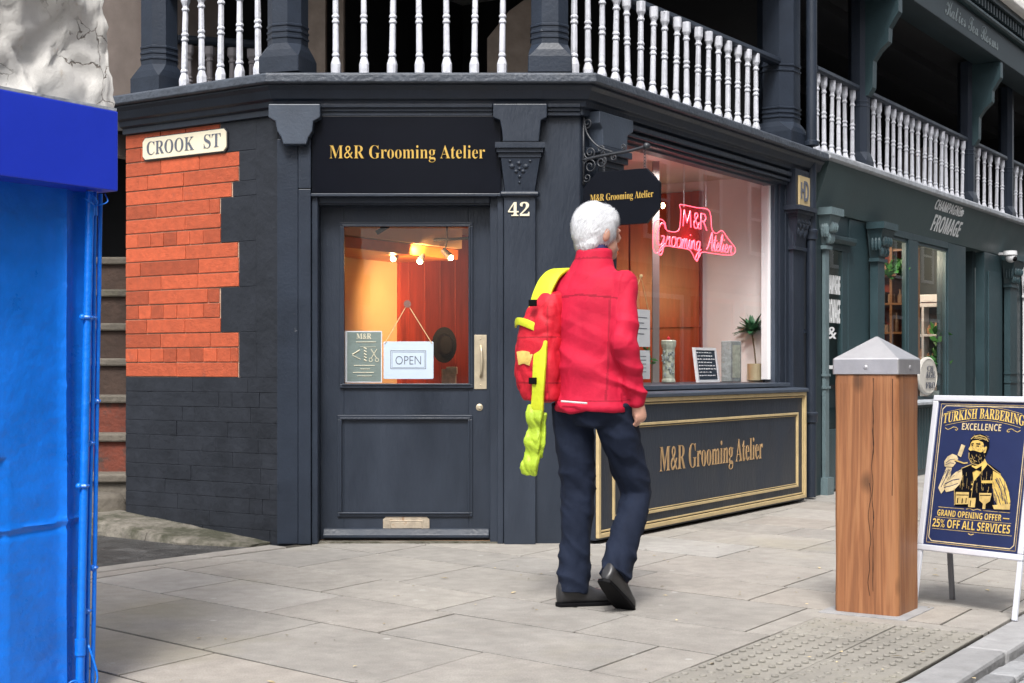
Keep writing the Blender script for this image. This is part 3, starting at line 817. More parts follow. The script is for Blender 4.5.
for yy in (339, 385): hd.ell(FC.pt(uo(480.5), ODF + .006, zo(yy)), .005, .003, .005, n=8, m=6)
hd.build('handle', 'brass', door, bevel=.0015)
lk = MB(); lk.rings([[FC.pt(uo(479.5) + math.cos(a) * r_, oo, zo(407.3) + math.sin(a) * r_) for a in (2 * math.pi * i / 20 for i in range(20))] for r_, oo in ((.021, ODF), (.021, ODF + .004), (.012, ODF + .007), (.010, ODF + .012))])
lk.box(FC, uo(479.5) - .002, uo(479.5) + .002, ODF + .012, ODF + .013, zo(407.3) - .006, zo(407.3) + .006)
lk.build('lock', 'brass', door)
lb = MB()
cx, cz = uo(406.3), zo(525)
hw, hh, n_ = uo(429.5) - cx, zo(516.5) - cz, .016
P = [(-hw, -hh + n_), (-hw + n_ * .6, -hh + n_ * .6), (-hw + n_, -hh), (hw - n_, -hh), (hw - n_ * .6, -hh + n_ * .6), (hw, -hh + n_), (hw, hh - n_), (hw - n_ * .6, hh - n_ * .6), (hw - n_, hh), (-hw + n_, hh), (-hw + n_ * .6, hh - n_ * .6), (-hw, hh - n_)]
lb.prism(FC, [(cx + a, cz + b_) for a, b_ in P], ODF, ODF + .006)
frame_strips(lb, FC, cx - .098, cx + .098, cz - .028, cz + .028, .007, ODF + .006, ODF + .011)
lb.prism(FC, [(cx - .088, cz - .019), (cx + .088, cz - .019), (cx + .088, cz + .019), (cx - .088, cz + .019)], ODF + .006, ODF + .009)
lb.build('letter_box', 'old_steel', door, bevel=.0015)
th = MB(); th.box(FC, ux(312), ux(500), -.25, .01, -.02, .010); th.build('threshold', 'slab_stone', BLD)

# street cornice and balcony ledge round the three sides
ck = MB()
sweep(ck, PATH, [(-.12, 2.50), (.03, 2.50), (.03, 2.535), (.055, 2.545), (.062, 2.575), (.085, 2.585), (.105, 2.63), (.125, 2.65), (.125, 2.662), (-.12, 2.662)])
ck.build('cornice', 'navy', BLD, bevel=.003)
lg = MB()
sweep(lg, PATH, [(-.25, 2.663), (.150, 2.663), (.158, 2.672), (.158, 2.712), (.150, 2.722), (.02, 2.742), (-.25, 2.745)])
lg.build('ledge', 'ledge_paint', BLD, bevel=.003)

# window side
ws = MB()
ws.box(FR, .001, .42, -.25, 0, -.1, 2.5); ws.build('front_wall', 'navy', BLD, bevel=.004); ws = MB(); ws.box(FR, 2.99, 3.60, -.14, 0, -.1, 2.5)
ws.build('front_wall', 'navy', BLD, bevel=.004)
fh = MB()
fh.box(FR, .42, 2.99, -.14, 0, 2.45, 2.5)
for z0, z1, o in ((2.425, 2.445, .035), (2.445, 2.465, .055), (2.465, 2.485, .03), (2.485, 2.515, .07)):
    fh.box(FR, .40, 3.06, -.05, o, z0, z1)
fh.build('moulding', 'navy', BLD, bevel=.004)
# corner pilaster bracket and capital
cb = MB()
u0, u1 = .06, .42
cb.prism(FR, [(u0, 2.53), (u1 + .05, 2.53), (u1 + .05, 2.46), (u1 - .02, 2.43), (u1 - .03, 2.33), (u0 + .04, 2.33), (u0 + .03, 2.43), (u0, 2.46)], 0, .10)
cb.build('bracket', 'navy_grey', BLD, bevel=.005)
cc = MB()
for z0, z1, a, o in ((2.285, 2.325, .03, .12), (2.25, 2.285, .015, .10), (2.215, 2.25, 0, .08)): cc.box(FR, u0 + .03 - a, u1 - .03 + a, 0, o, z0, z1)
cc.hexa([FR.pt(u0 + .05, 0, 2.06), FR.pt(u1 - .05, 0, 2.06), FR.pt(u1 - .06, .04, 2.06), FR.pt(u0 + .06, .04, 2.06), FR.pt(u0 + .03, 0, 2.214), FR.pt(u1 - .03, 0, 2.214), FR.pt(u1 - .03, .075, 2.214), FR.pt(u0 + .03, .075, 2.214)])
cc.build('capital', 'navy', BLD, bevel=.004)
pc = MB(); pc.box(FR, u0 + .05, u1 - .05, 0, .04, .85, 2.055); pc.build('pilaster', 'navy', BLD, bevel=.004)
# far pilaster
p3 = MB()
p3.box(FR, 3.13, 3.35, 0, .05, 0, 2.10); p3.box(FR, 3.07, 3.46, 0, .012, 0, 2.4)
p3.build('pilaster', 'navy', BLD, bevel=.005)
p4 = MB()
p4.box(FR, 3.090, 3.390, 0, .085, 2.27, 2.55)
for z0, z1, a, o in ((2.235, 2.27, .06, .13), (2.21, 2.235, .04, .11), (2.19, 2.21, .02, .095)): p4.box(FR, 3.120 - a, 3.360 + a, 0, o, z0, z1)
p4.hexa([FR.pt(3.130, 0, 1.96), FR.pt(3.350, 0, 1.96), FR.pt(3.330, .06, 1.96), FR.pt(3.150, .06, 1.96), FR.pt(3.110, 0, 2.189), FR.pt(3.370, 0, 2.189), FR.pt(3.370, .09, 2.189), FR.pt(3.110, .09, 2.189)])
p4.box(FR, 3.115, 3.365, 0, .07, 1.935, 1.96)
for k in range(7): p4.ell(FR.pt(3.140 + .035 * k, .085 - .004 * (k % 2), 2.15 - .03 * (k % 2)), .02, .012, .022, n=8, m=6)
for k in range(5): p4.ell(FR.pt(3.160 + .04 * k, .075, 2.08 - .02 * (k % 2)), .016, .012, .03, n=8, m=6)
p4.build('capital', 'navy', BLD, bevel=.004)

# display window
wf = MB()
wf.box(FR, .42, .47, -.10, -.02, .90, 2.44); wf.box(FR, 2.935, 2.99, -.10, -.02, .90, 2.44)
wf.box(FR, .47, 2.935, -.10, -.02, 2.41, 2.45)
win = wf.build('window_frame', 'navy_grey', BLD, bevel=.004)
wi = MB(); wi.box(FR, 2.91, 2.935, -.12, -.05, .94, 2.41); wi.build('inner_bead', 'white_paint', win, bevel=.003)
si = MB()
si.section(FR, [(-.5, .86), (.0, .86), (.0, .90), (-.012, .915), (-.5, .925)], .42, 2.99)
si.section(FR, [(-.0, .845), (.135, .845), (.135, .865), (.12, .875), (.002, .885)], .02, 3.24)
si.section(FR, [(.0025, .887), (.06, .887), (.055, .915), (.0025, .918)], .42, 3.06)
si.build('window_sill', 'navy_grey', win, bevel=.003)
gl = MB(); gl.add([FR.pt(.465, -.06, .92), FR.pt(2.94, -.06, .92), FR.pt(2.94, -.06, 2.415), FR.pt(.465, -.06, 2.415)], [(0, 1, 2, 3)])
gl.build('pane', 'glass', win, recalc=False)
sr = MB(); sr.box(FR, .005, 3.215, -.14, .10, .02, .843)
stall = sr.build('stallriser', 'navy', BLD, bevel=.004)
gt = MB()
frame_strips(gt, FR, .01, 3.22, .035, .843, .025, .10, .122)
frame_strips(gt, FR, .042, 3.185, .067, .812, .010, .10, .110)
iu0, iu1 = FR.u(612, .1), FR.u(797, .1)
frame_strips(gt, FR, iu0, iu1, .125, .69, .016, .10, .114)
frame_strips(gt, FR, iu0 + .022, iu1 - .022, .147, .668, .006, .10, .106)
gt.build('gold_trim', 'gold_trim', stall, bevel=.002)
ip = MB(); ip.box(FR, iu0 + .03, iu1 - .03, .10, .1025, .155, .66); ip.build('inset_panel', 'navy', stall)
tu0, tu1 = FR.u(659, .1), FR.u(762, .1)
text('M&R Grooming Atelier', FR.pt(tu0, .1045, .328), r3(FR), UP, tu1 - tu0, .205, 'bronze_letter', parent=stall, off=-.009, ext=.003)

# upper gallery: floor, posts, balustrades, back wall, ceiling, an added storey above against sky light
up = [FL.pt(WA - .02), FL.pt(0), FR.pt(0), FR.pt(3.60), FR.pt(3.60, -3.4), FR.pt(-.967, -3.4), FR.pt(-.967, -3.72)]
gf = MB(); gp_ = off_path([(p.x, p.y) for p in up[:4]], -.13); gp_ = [tuple(p) for p in gp_] + [(p.x, p.y) for p in up[4:6]]
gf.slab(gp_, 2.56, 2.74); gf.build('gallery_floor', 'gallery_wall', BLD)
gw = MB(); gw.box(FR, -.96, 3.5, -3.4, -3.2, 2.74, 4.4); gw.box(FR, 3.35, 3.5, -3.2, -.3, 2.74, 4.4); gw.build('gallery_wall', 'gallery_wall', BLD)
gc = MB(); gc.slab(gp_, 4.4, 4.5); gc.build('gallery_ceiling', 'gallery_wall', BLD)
us = MB(); us.slab([(p.x, p.y) for p in (FL.pt(WA), FL.pt(0), FR.pt(0), FR.pt(3.60), FR.pt(3.60, -3.4), FR.pt(-.967, -3.4))], 4.3, 8.5); us.build('sky_block_storey', 'white_render', BLD)  # storey out of view, added to keep sky light out of the gallery
bm_ = MB(); sweep(bm_, PATH, [(-.14, 4.05), (.06, 4.05), (.06, 4.3), (-.14, 4.3)]); bm_.build('gallery_beam', 'navy', BLD, bevel=.005)
bd = MB()
bd.wbox(-1.45, -1.29, 9.9, 10.0, 2.74, 4.4); bd.build('gallery_board', 'gallery_board', BLD); bd = MB(); bd.wbox(-1.24, -1.17, 9.95, 10.05, 2.74, 4.4); bd.build('gallery_board', 'gallery_board', BLD); bd = MB(); bd.wbox(-.18, .16, 10.4, 10.5, 2.74, 3.419)
bd.add([(-.18, 10.4, 3.42), (.16, 10.4, 3.42), (.16, 10.4, 3.75), (-.02, 10.4, 3.62), (-.18, 10.5, 3.42), (.16, 10.5, 3.42), (.16, 10.5, 3.75), (-.02, 10.5, 3.62)], [(0, 1, 2, 3), (7, 6, 5, 4), (0, 4, 5, 1), (1, 5, 6, 2), (2, 6, 7, 3), (3, 7, 4, 0)])
bd.build('gallery_partition', 'gallery_board', BLD)

def ngon(c, rr, z, n, rot=0.0): return [Vector((c[0] + math.cos(rot + 2 * math.pi * (k + .5) / n) * rr, c[1] + math.sin(rot + 2 * math.pi * (k + .5) / n) * rr, z)) for k in range(n)]
def post(c, w, rot, z0, z1, name='gallery_post', m='navy_worn', parent=None, ring=(.20, .235, .27), ringz=()):
    """octagonal timber post on a square foot; c plan centre, w shaft width"""
    mb = MB(); s = w / 2 / math.cos(math.pi / 8)
    def sq(h, cut):                             # square of half width h with cut corners, 8 points
        q = []
        for a, b_ in ((1, -1), (1, 1), (-1, 1), (-1, -1)):
            p1, p2 = (Vector((a * h, b_ * (h - cut))), Vector((a * (h - cut), b_ * h)))
            q += [p1, p2] if a * b_ < 0 and a > 0 or False else [p1, p2]
        q.sort(key=lambda p: math.atan2(p.y, p.x))
        return q
    def ringpts(h, cut, z):
        out = []
        for p in sq(h, cut):
            x, y = p.x * math.cos(rot) - p.y * math.sin(rot), p.x * math.sin(rot) + p.y * math.cos(rot)
            out.append(Vector((c[0] + x, c[1] + y, z)))
        return out
    h = w / 2
    rs = [ringpts(h * 1.18, .004, z0), ringpts(h * 1.18, .004, z0 + .09), ringpts(h * 1.12, h * .35, z0 + .13), ringpts(h, h * .55, z0 + .17)]
    for q in ring:
        rs += [ringpts(h, h * .55, z0 + q), ringpts(h * 1.05, h * .58, z0 + q + .004), ringpts(h * 1.05, h * .58, z0 + q + .014), ringpts(h, h * .55, z0 + q + .018)]
    for q in ringz:
        rs += [ringpts(h, h * .55, q), ringpts(h * 1.05, h * .58, q + .004), ringpts(h * 1.05, h * .58, q + .016), ringpts(h, h * .55, q + .02)]
    rs += [ringpts(h, h * .55, z1)]
    mb.rings(rs)
    return mb.build(name, m, parent)
aC, aR, aL = 0.0, math.atan2(FR.d.y, FR.d.x), math.atan2(FL.d.y, FL.d.x)
ZB = 2.744
P1 = FL.pt(FL.u(159.5, -.06), -.06); P2 = Vector((ux(288, -.05), 8.43, 0)); P3 = Vector((ux(549.5, -.05), 8.43, 0))
post(P1, .215, aL, ZB, 4.1, parent=BLD); post(P2, .215, aC - .3, ZB, 4.1, parent=BLD); post(P3, .215, aC + .0, ZB, 4.1, parent=BLD)
uP4 = FR.u(781, -.08); P4 = FR.pt(uP4, -.10)
post(P4, .30, aR, ZB, 4.1, parent=BLD, ringz=(3.30, 3.34))

def baluster_mesh(parent, loc, h, m, name='baluster', k=1.0):
    mb = MB(); s = h / .60
    sqr = lambda r_, z: [Vector((loc[0] + a * r_ * k, loc[1] + b_ * r_ * k, loc[2] + z * s)) for a, b_ in ((1, -.55), (1, .55), (.55, 1), (-.55, 1), (-1, .55), (-1, -.55), (-.55, -1), (.55, -1))]
    prof = [(.027, 0), (.028, .055), (.020, .085), (.016, .095), (.021, .103), (.021, .112), (.016, .120), (.0175, .135), (.0165, .27), (.015, .29), (.0205, .297), (.0205, .306), (.016, .312), (.016, .322), (.0205, .328), (.0205, .337), (.015, .345), (.0165, .36), (.015, .475), (.021, .482), (.021, .491), (.016, .498), (.016, .51), (.026, .535), (.026, .60)]
    mb.rings([sqr(r_, z) for r_, z in prof])
    return mb
def balustrade(parent, a, b_, n, ends, rail_z, zb, m='baluster_white', rail_m='navy_worn', h=.60, rail=True, name='balustrade', rot=0.0, k=1.0, pts=None):
    """handrail and foot rail from a to b_, with n turned balusters"""
    a = Vector(a); b_ = Vector(b_); d = (b_ - a); ln = d.length; d.normalize(); fr = Fr((a.x, a.y), (d.x, d.y))
    mb = MB()
    mb.section(fr, [(-.035, rail_z), (.035, rail_z), (.045, rail_z + .02), (.04, rail_z + .05), (.0, rail_z + .065), (-.04, rail_z + .05), (-.045, rail_z + .02)], 0, ln)
    bal = mb.build(name, rail_m, parent, bevel=.003)
    fb = MB(); fb.box(fr, 0, ln, -.04, .04, zb - .012, zb); fb.build('foot_rail', rail_m, bal, bevel=.003)
    src = None
    for i in range(n):
        if pts: p = Vector(pts[i])
        else:
            t = ends[0] + (ln - ends[0] - ends[1]) * (i / (n - 1) if n > 1 else .5); p = a + d * t
        if src is None:
            mbx = baluster_mesh(bal, (0, 0, 0), h, m, k=k)
            src = mbx.build('baluster', m, None, loc=(0, 0, 0), bevel=.0015, seg=1); src.parent = bal
        else:
            src2 = src.copy(); COL.objects.link(src2); src2.parent = bal
        o = src if i == 0 else src2
        o.location = Vector((p.x, p.y, zb)) - ORG[bal]; o.rotation_euler = (R(-.018, .018), R(-.018, .018), rot + R(-.3, .3))
    return bal
fp = lambda fr, px, o: fr.pt(fr.u(px, o), o)
balustrade(BLD, P1, P2, 5, None, 3.35, ZB + .012, rot=aL, pts=[fp(FL, px, -.06) for px in (184, 202, 220.5, 239.5, 258.5)], h=.606)
balustrade(BLD, P2, P3, 7, None, 3.35, ZB + .012, pts=[(ux(px, -.05), 8.43, 0) for px in (336, 364, 392, 419.5, 446.8, 474.2, 502)], h=.606)
b0, b1 = FR.u(574, -.06), FR.u(756, -.06)
balustrade(BLD, P3, FR.pt(uP4, -.06), 17, None, 3.35, ZB + .012, rot=aR, pts=[FR.pt(b0 + (b1 - b0) * i / 16, -.06) for i in range(17)], h=.606)
# stair rail seen through the brick-side balusters
sb0, sb1 = Vector((-2.55, 9.75, 0)), Vector((-1.75, 10.0, 0))
balustrade(BLD, sb0, sb1, 6, (.06, .06), 3.25, ZB + .0, m='baluster_grey', h=.50, name='stair_balustrade', k=1.25)
# ---------------------------------------------------------------- signs on the corner shop
def plaque(name, mb, m, label, cat, bevel=.002, **k):
    return tag(mb.build(name, m, bevel=bevel), label, cat, **k)
s = MB(); s.box(FC, ux(312.5, .035), ux(501, .035), .003, .035, zc(193, .035), zc(116, .035))
sg = plaque('fascia_sign', s, 'sign_black', 'wide black fascia sign with gold shop name lettering over the door', 'sign')
text('M&R Grooming Atelier', FC.pt(ux(329.5, .036), .036, zc(162.3, .036)), r3(FC), UP, ux(485, .036) - ux(329.5, .036), (162.3 - 145.3) * 8.34 / F, 'gold', parent=sg, off=-.010, ext=.003)
for a, b_ in ((318, 121), (496, 121), (318, 189), (496, 189), (406, 189)):
    pass
# street name plate
u0, u1 = FL.u(142.5, .02), FL.u(226, .02); z0, z1, c = 2.328, 2.462, .022
s = MB(); s.prism(FL, [(u0 + c, z0), (u1 - c, z0), (u1, z0 + c), (u1, z1 - c), (u1 - c, z1), (u0 + c, z1), (u0, z1 - c), (u0, z0 + c)], .008, .020)
st_ = plaque('street_sign', s, 'cream_letter', 'cream street name plate reading CROOK ST on red brickwork', 'street sign')
e = MB(); c2 = .026; w = .006
outer = [(u0 + c, z0), (u1 - c, z0), (u1, z0 + c), (u1, z1 - c), (u1 - c, z1), (u0 + c, z1), (u0, z1 - c), (u0, z0 + c)]
e.prism(FL, [((u - (u0 + u1) / 2) * 1.016 + (u0 + u1) / 2, (z - (z0 + z1) / 2) * 1.09 + (z0 + z1) / 2) for u, z in outer], .0085, .014)
e.build('backing_edge', 'iron', st_)
ul = u1 - u0
text('CROOK', FL.pt(u0 + ul * .055, .0212, z0 + .027), r3(FL), UP, ul * .575, .084, 'ink', parent=st_, off=-.008, ext=.0015)
text('ST', FL.pt(u0 + ul * .745, .0212, z0 + .027), r3(FL), UP, ul * .195, .084, 'ink', parent=st_, off=-.008, ext=.0015)
# house number
hn = text('42', FC.pt(ux(508, .052), .0515, zc(216, .052)), r3(FC), UP, ux(529.5, .052) - ux(508, .052), (216 - 202) * 8.33 / F, 'cream_letter', name='house_number', ext=.005)
tag(hn, 'small cream number 42 on the navy pilaster right of the door', 'house number')
# gilded plaque
s = MB(); a0, a1 = 3.13, 3.345
s.box(FR, a0, a1, .0865, .100, 2.275, 2.50)
hp = plaque('monogram_plaque', s, 'gold_trim', 'small gilded plaque with letters HD on the bracket beside the drainpipe', 'plaque')
text('H', FR.pt(a0 + .025, .1012, 2.325), r3(FR), UP, .075, .125, 'ink', parent=hp, ext=.004, off=.01, st=MB_SAN)
text('D', FR.pt(a0 + .088, .1012, 2.31), r3(FR), UP, .09, .155, 'ink', parent=hp, ext=.005, off=-.008, st=MB_SAN)
# projecting sign: scroll bracket and hanging board, standing out square from the window side
FS = Fr((RC[0] + .0, RC[1]), (CS, -SN))        # d runs outward from the corner, n faces the viewer
FS = Fr((FR.pt(.03).x, FR.pt(.03).y), (CS, -SN))
hs = thing('hanging_sign', FS.pt(0, 0, 2.26), 'black eight sided hanging sign on a scrolled iron arm above the pedestrian', 'sign')
b0_, b1_ = FS.u(584.5), FS.u(660.5)
zt, zb, cu_ = 2.165, 1.850, .085
s = MB(); s.prism(FS, [(b0_, zb + cu_), (b0_ + cu_, zb), (b1_ - cu_, zb), (b1_, zb + cu_), (b1_, zt - cu_), (b1_ - cu_, zt), (b0_ + cu_, zt), (b0_, zt - cu_)], -.012, .012)
brd = s.build('sign_board', 'sign_black', hs, bevel=.002)
tl, tr = FS.u(590.5, .012), FS.u(653.5, .012)
text('M&R Grooming Atelier', FS.pt(tl, .013, 1.985), r3(FS), UP, tr - tl, .052, 'gold', parent=brd, off=-.006, ext=.002)
ir = MB(); ue = FS.u(645)
ir.tube(catmull([FS.pt(0, 0, 2.245), FS.pt(.15, 0, 2.262), FS.pt(.3, 0, 2.272), FS.pt(ue, 0, 2.29)], 5), .009, 8)
ir.ell(FS.pt(ue + .01, 0, 2.292), .02, .02, .02, n=10, m=8)
ir.tube(catmull([FS.pt(.008, 0, 2.50), FS.pt(.03, 0, 2.40), FS.pt(.10, 0, 2.32), FS.pt(.20, 0, 2.275)], 6), .006, 8)
ir.tube([FS.pt(.006, 0, 2.10), FS.pt(.006, 0, 2.52)], .007, 8)
def scroll(c, r0, turns, a0, sgn=1):
    n = 26; P = []
    for i in range(n):
        t = i / (n - 1); a = a0 + sgn * t * turns * 2 * math.pi; rr = r0 * (1 - .8 * t)
        P.append(FS.pt(c[0] + math.cos(a) * rr, 0, c[1] + math.sin(a) * rr))
    ir.tube(P, .0045, 6)
for cc_ in (((.05, 2.285), .04, 1.6, 3.1), ((.05, 2.205), .045, 1.6, 3.1, -1), ((.125, 2.225), .038, 1.5, 1.6, -1), ((.12, 2.30), .028, 1.4, 4.7), ((.21, 2.245), .022, 1.4, 1.6), ((.03, 2.46), .035, 1.4, 3.4), ((.03, 2.14), .03, 1.4, 2.6), ((.27, 2.30), .018, 1.3, 4.7)): scroll(*cc_)
ir.build('scroll_arm', 'iron', hs, smooth=True)
ch = MB()
for uu in (b0_ + .13, b1_ - .10):
    z = zt - .005
    while z < 2.275:
        ring = [FS.pt(uu + math.cos(a) * .006, 0, z + .008 + math.sin(a) * .011) for a in (2 * math.pi * i / 8 for i in range(8))]
        ch.tube(ring, .0018, 5, closed=True); z += .017
ch.build('chain', 'iron', hs)

# ---------------------------------------------------------------- drainpipe between the shops
dp = MB(); pp = FR.pt(FR.u(811, .07), .07)
for z0, z1 in ((0.02, .62), (.62, 2.05), (2.05, 2.64)): dp.lathe((pp.x, pp.y, 0), [(.040, z0), (.040, z1)], 16)
for z in (.60, 2.03): dp.lathe((pp.x, pp.y, 0), [(.040, z), (.052, z + .005), (.052, z + .05), (.056, z + .055), (.056, z + .075), (.044, z + .085)], 16)
p2 = FR.pt(FR.u(811.5, .12), .12)
dp.lathe((p2.x, p2.y, 0), [(.045, 2.745), (.058, 2.75), (.058, 2.78), (.042, 2.79), (.042, 5.2)], 16)
for z in (.3, 1.3): dp.box(FR, FR.u(811, .07) - .065, FR.u(811, .07) + .065, 0.0, .045, z, z + .03)
tag(dp.build('drainpipe', 'navy', smooth='angle'), 'dark round drainpipe running down between the navy shop and the teal shop', 'drainpipe')
# ---------------------------------------------------------------- the teal shop next door
TB = thing('teal_shop_building', FR.pt(8, -1.5, 0), 'teal shop building with leaning fascia and tea room gallery above', 'building')
def tb(px, o=0.0): return FR.u(px, o)
t = MB()
t.section(FR, [(-.25, 2.305), (.0, 2.305), (.125, 2.68), (-.25, 2.68)], 3.70, 14)
t.build('fascia', 'teal_fascia', TB, bevel=.003)
t = MB(); t.section(FR, [(-.25, 2.681), (.16, 2.681), (.172, 2.69), (.172, 2.725), (.15, 2.742), (-.25, 2.745)], 3.60, 14); t.build('ledge', 'lead_grey', TB, bevel=.003)
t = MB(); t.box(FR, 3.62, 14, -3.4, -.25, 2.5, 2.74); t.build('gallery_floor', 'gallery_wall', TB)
fup = (Vector((FR.n.x, FR.n.y, 0)) * .125 + UP * .375).normalized()
def fpt(px, z): o = .125 * (z - 2.305) / .375 + .0035; return FR.pt(FR.u(px, o), o, z)
a, b = fpt(934, 2.565), fpt(959.5, 2.565)
text('CHAMPAGNE', a, r3(FR), fup, (b - a).length, .10, 'white_letter', parent=TB, st=MB_SAN, ext=.003, shear=.12)
a, b = fpt(930, 2.37), fpt(958, 2.37)
text('FROMAGE', a, r3(FR), fup, (b - a).length, .165, 'white_letter', parent=TB, st=MB_SAN, ext=.003, shear=.12)
fl_ = MB()
for k in range(6):
    c = fpt(961.6, 2.605) + fup * (.024 * math.sin(k * math.pi / 3)) + r3(FR) * (.03 * math.cos(k * math.pi / 3))
    fl_.ell(c, .014, .006, .014, n=8, m=6)
fl_.build('emblem', 'white_letter', TB)
# columns and walls of the shopfront
def column(u0, u1, name='column', m='teal_light', o=.08, capz=(2.02, 2.30), z1=None):
    mb = MB(); w = u1 - u0
    mb.box(FR, u0 + .03, u1 - .03, 0, o - .03, .14, capz[0]); mb.box(FR, u0, u1, 0, o, 0, .14)
    mb.box(FR, u0, u1, 0, o - .012, capz[0] - .03, capz[0]); 
    for z in (.86, .96): mb.box(FR, u0 + .02, u1 - .02, 0, o - .02, z, z + .02)
    mb.hexa([FR.pt(u0 + .02, 0, capz[0]), FR.pt(u1 - .02, 0, capz[0]), FR.pt(u1 - .03, o - .03, capz[0]), FR.pt(u0 + .03, o - .03, capz[0]),
             FR.pt(u0 - .05, 0, capz[1] - .04), FR.pt(u1 + .05, 0, capz[1] - .04), FR.pt(u1 + .05, o + .04, capz[1] - .04), FR.pt(u0 - .05, o + .04, capz[1] - .04)])
    mb.box(FR, u0 - .07, u1 + .07, 0, o + .06, capz[1] - .039, capz[1] + .02)
    for k in range(3):
        for j in range(2): mb.ell(FR.pt(u0 + w * (.2 + .3 * k), o - .01 + .03 * j, capz[0] + .06 + .09 * j), .03, .02, .045, n=8, m=6)
    for j in range(3): mb.ell(FR.pt(u0 - .02, o * (.4 + .3 * j), capz[0] + .12), .02, .02, .06, n=8, m=6)
    return mb.build(name, m, TB, bevel=.004)
column(3.83, 3.97, o=.06)
column(4.98, 5.22, m='teal', o=.10, capz=(1.99, 2.28))
w = MB()
w.box(FR, 4.55, 5.24, -.35, -.02, 0, 2.30); w.box(FR, 7.36, 7.98, -.12, .0, 0, 2.30)
w.box(FR, 3.97, 4.55, -.08, -.03, 2.14, 2.305); w.box(FR, 5.24, 7.36, -.10, -.0, 2.24, 2.305)
w.build('front_wall', 'teal', TB, bevel=.004)
w = MB(); w.box(FR, 8.70, 9.45, -.10, .0, 0, 2.3); w.box(FR, 8.82, 9.30, .0, .02, .2, 2.1); w.build('front_panel', 'teal', TB, bevel=.004)
column(9.5, 9.86, m='teal', o=.10, capz=(1.98, 2.29)); column(10.35, 10.6, m='white_paint', o=.10, capz=(1.9, 2.29))  # the last column's white colour carries the lit edge of a pilaster
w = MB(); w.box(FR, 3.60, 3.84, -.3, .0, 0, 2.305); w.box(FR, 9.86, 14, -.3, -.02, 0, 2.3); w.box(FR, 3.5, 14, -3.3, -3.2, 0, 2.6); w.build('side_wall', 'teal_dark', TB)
# recessed door
dr = MB(); od = -.012
frame_strips(dr, FR, 3.98, 4.549, .02, 2.06, .05, od - .05, od)
dr.box(FR, 4.37, 4.499, od - .05, od - .004, .07, 2.01); dr.box(FR, 4.031, 4.369, od - .05, od - .004, .07, .52)
dr.section(FR, [(-.05, 2.061), (.03, 2.061), (.045, 2.09), (.045, 2.12), (-.05, 2.12)], 3.97, 4.55)
door2 = dr.build('door', 'teal', TB, bevel=.003)
pn = MB(); pn.add([FR.pt(4.03, od - .02, .52), FR.pt(4.37, od - .02, .52), FR.pt(4.37, od - .02, 2.01), FR.pt(4.03, od - .02, 2.01)], [(0, 1, 2, 3)]); pn.build('pane', 'teal_glass', door2, recalc=False)
for body, z, h in (('CHAMPAGNE', 1.64, .16), ('FROMAGE', 1.40, .20), ('&', 1.27, .10)):
    text(body, FR.pt(4.04, od - .016, z), r3(FR), UP, .31 if len(body) > 1 else .22, h, 'white_letter', parent=door2, st=MB_SAN, ext=.001, shear=.12, off=.012)
w = MB(); w.box(FR, 4.04, 4.2, od - .018, od - .014, 1.02, 1.05); w.build('sticker', 'white_letter', door2)
# windows
wn_ = MB()
wn_.box(FR, 6.09, 6.37, -.06, .0, .726, 2.239)
frame_strips(wn_, FR, 5.245, 6.089, .726, 2.239, .03, -.06, -.015); frame_strips(wn_, FR, 6.371, 7.359, .726, 2.239, .03, -.06, -.015)
win2 = wn_.build('window', 'teal', TB, bevel=.004)
for a, b in ((5.26, 6.07), (6.39, 7.34)):
    pn = MB(); pn.add([FR.pt(a, -.03, .74), FR.pt(b, -.03, .74), FR.pt(b, -.03, 2.22), FR.pt(a, -.03, 2.22)], [(0, 1, 2, 3)]); pn.build('pane', 'teal_glass', win2, recalc=False)
sl = MB(); sl.section(FR, [(-.1, .68), (.09, .68), (.09, .705), (.0, .725), (-.1, .725)], 5.28, 7.4); sl.build('sill', 'lead_grey', win2, bevel=.003)
sr2 = MB(); sr2.box(FR, 5.28, 7.4, -.12, .01, 0, .679)
q = 5.32
while q < 7.35: sr2.box(FR, q, q + .07, .01, .022, .06, .64); q += .09
sr2.build('stallriser', 'teal', TB, bevel=.002)
# inside: floor, ceiling
w = MB(); w.box(FR, 3.5, 14, -3.2, -.3, -.1, .012); w.build('shop_floor', 'floor_wood', TB)
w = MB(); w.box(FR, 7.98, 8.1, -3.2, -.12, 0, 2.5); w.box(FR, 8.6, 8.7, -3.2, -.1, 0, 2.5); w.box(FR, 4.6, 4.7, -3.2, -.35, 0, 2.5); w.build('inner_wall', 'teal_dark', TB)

# tea room gallery
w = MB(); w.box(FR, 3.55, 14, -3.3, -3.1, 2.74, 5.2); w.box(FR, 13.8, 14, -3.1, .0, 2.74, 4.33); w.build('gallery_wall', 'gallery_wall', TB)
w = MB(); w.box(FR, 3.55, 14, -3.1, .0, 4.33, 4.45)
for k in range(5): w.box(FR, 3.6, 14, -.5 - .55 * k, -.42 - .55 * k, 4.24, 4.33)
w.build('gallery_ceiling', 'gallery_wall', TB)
w = MB(); w.box(FR, 3.56, 14, .0, .30, 4.27, 4.56); w.build('sign_beam', 'teal_dark', TB, bevel=.006)
w = MB(); w.section(FR, [(.0, 4.561), (.345, 4.561), (.36, 4.575), (.36, 4.60), (.33, 4.615), (0, 4.615)], 3.56, 14); w.build('moulding', 'teal', TB, bevel=.003)
w = MB(); q = 3.7
while q < 13.9: w.box(FR, q, q + .05, .2, .37, 4.63, 4.73); q += .11
w.box(FR, 3.56, 14, .0, .2, 4.615, 4.75); w.box(FR, 3.56, 14, .2, .40, 4.735, 4.80)
w.build('dentil_course', 'teal_dark', TB)
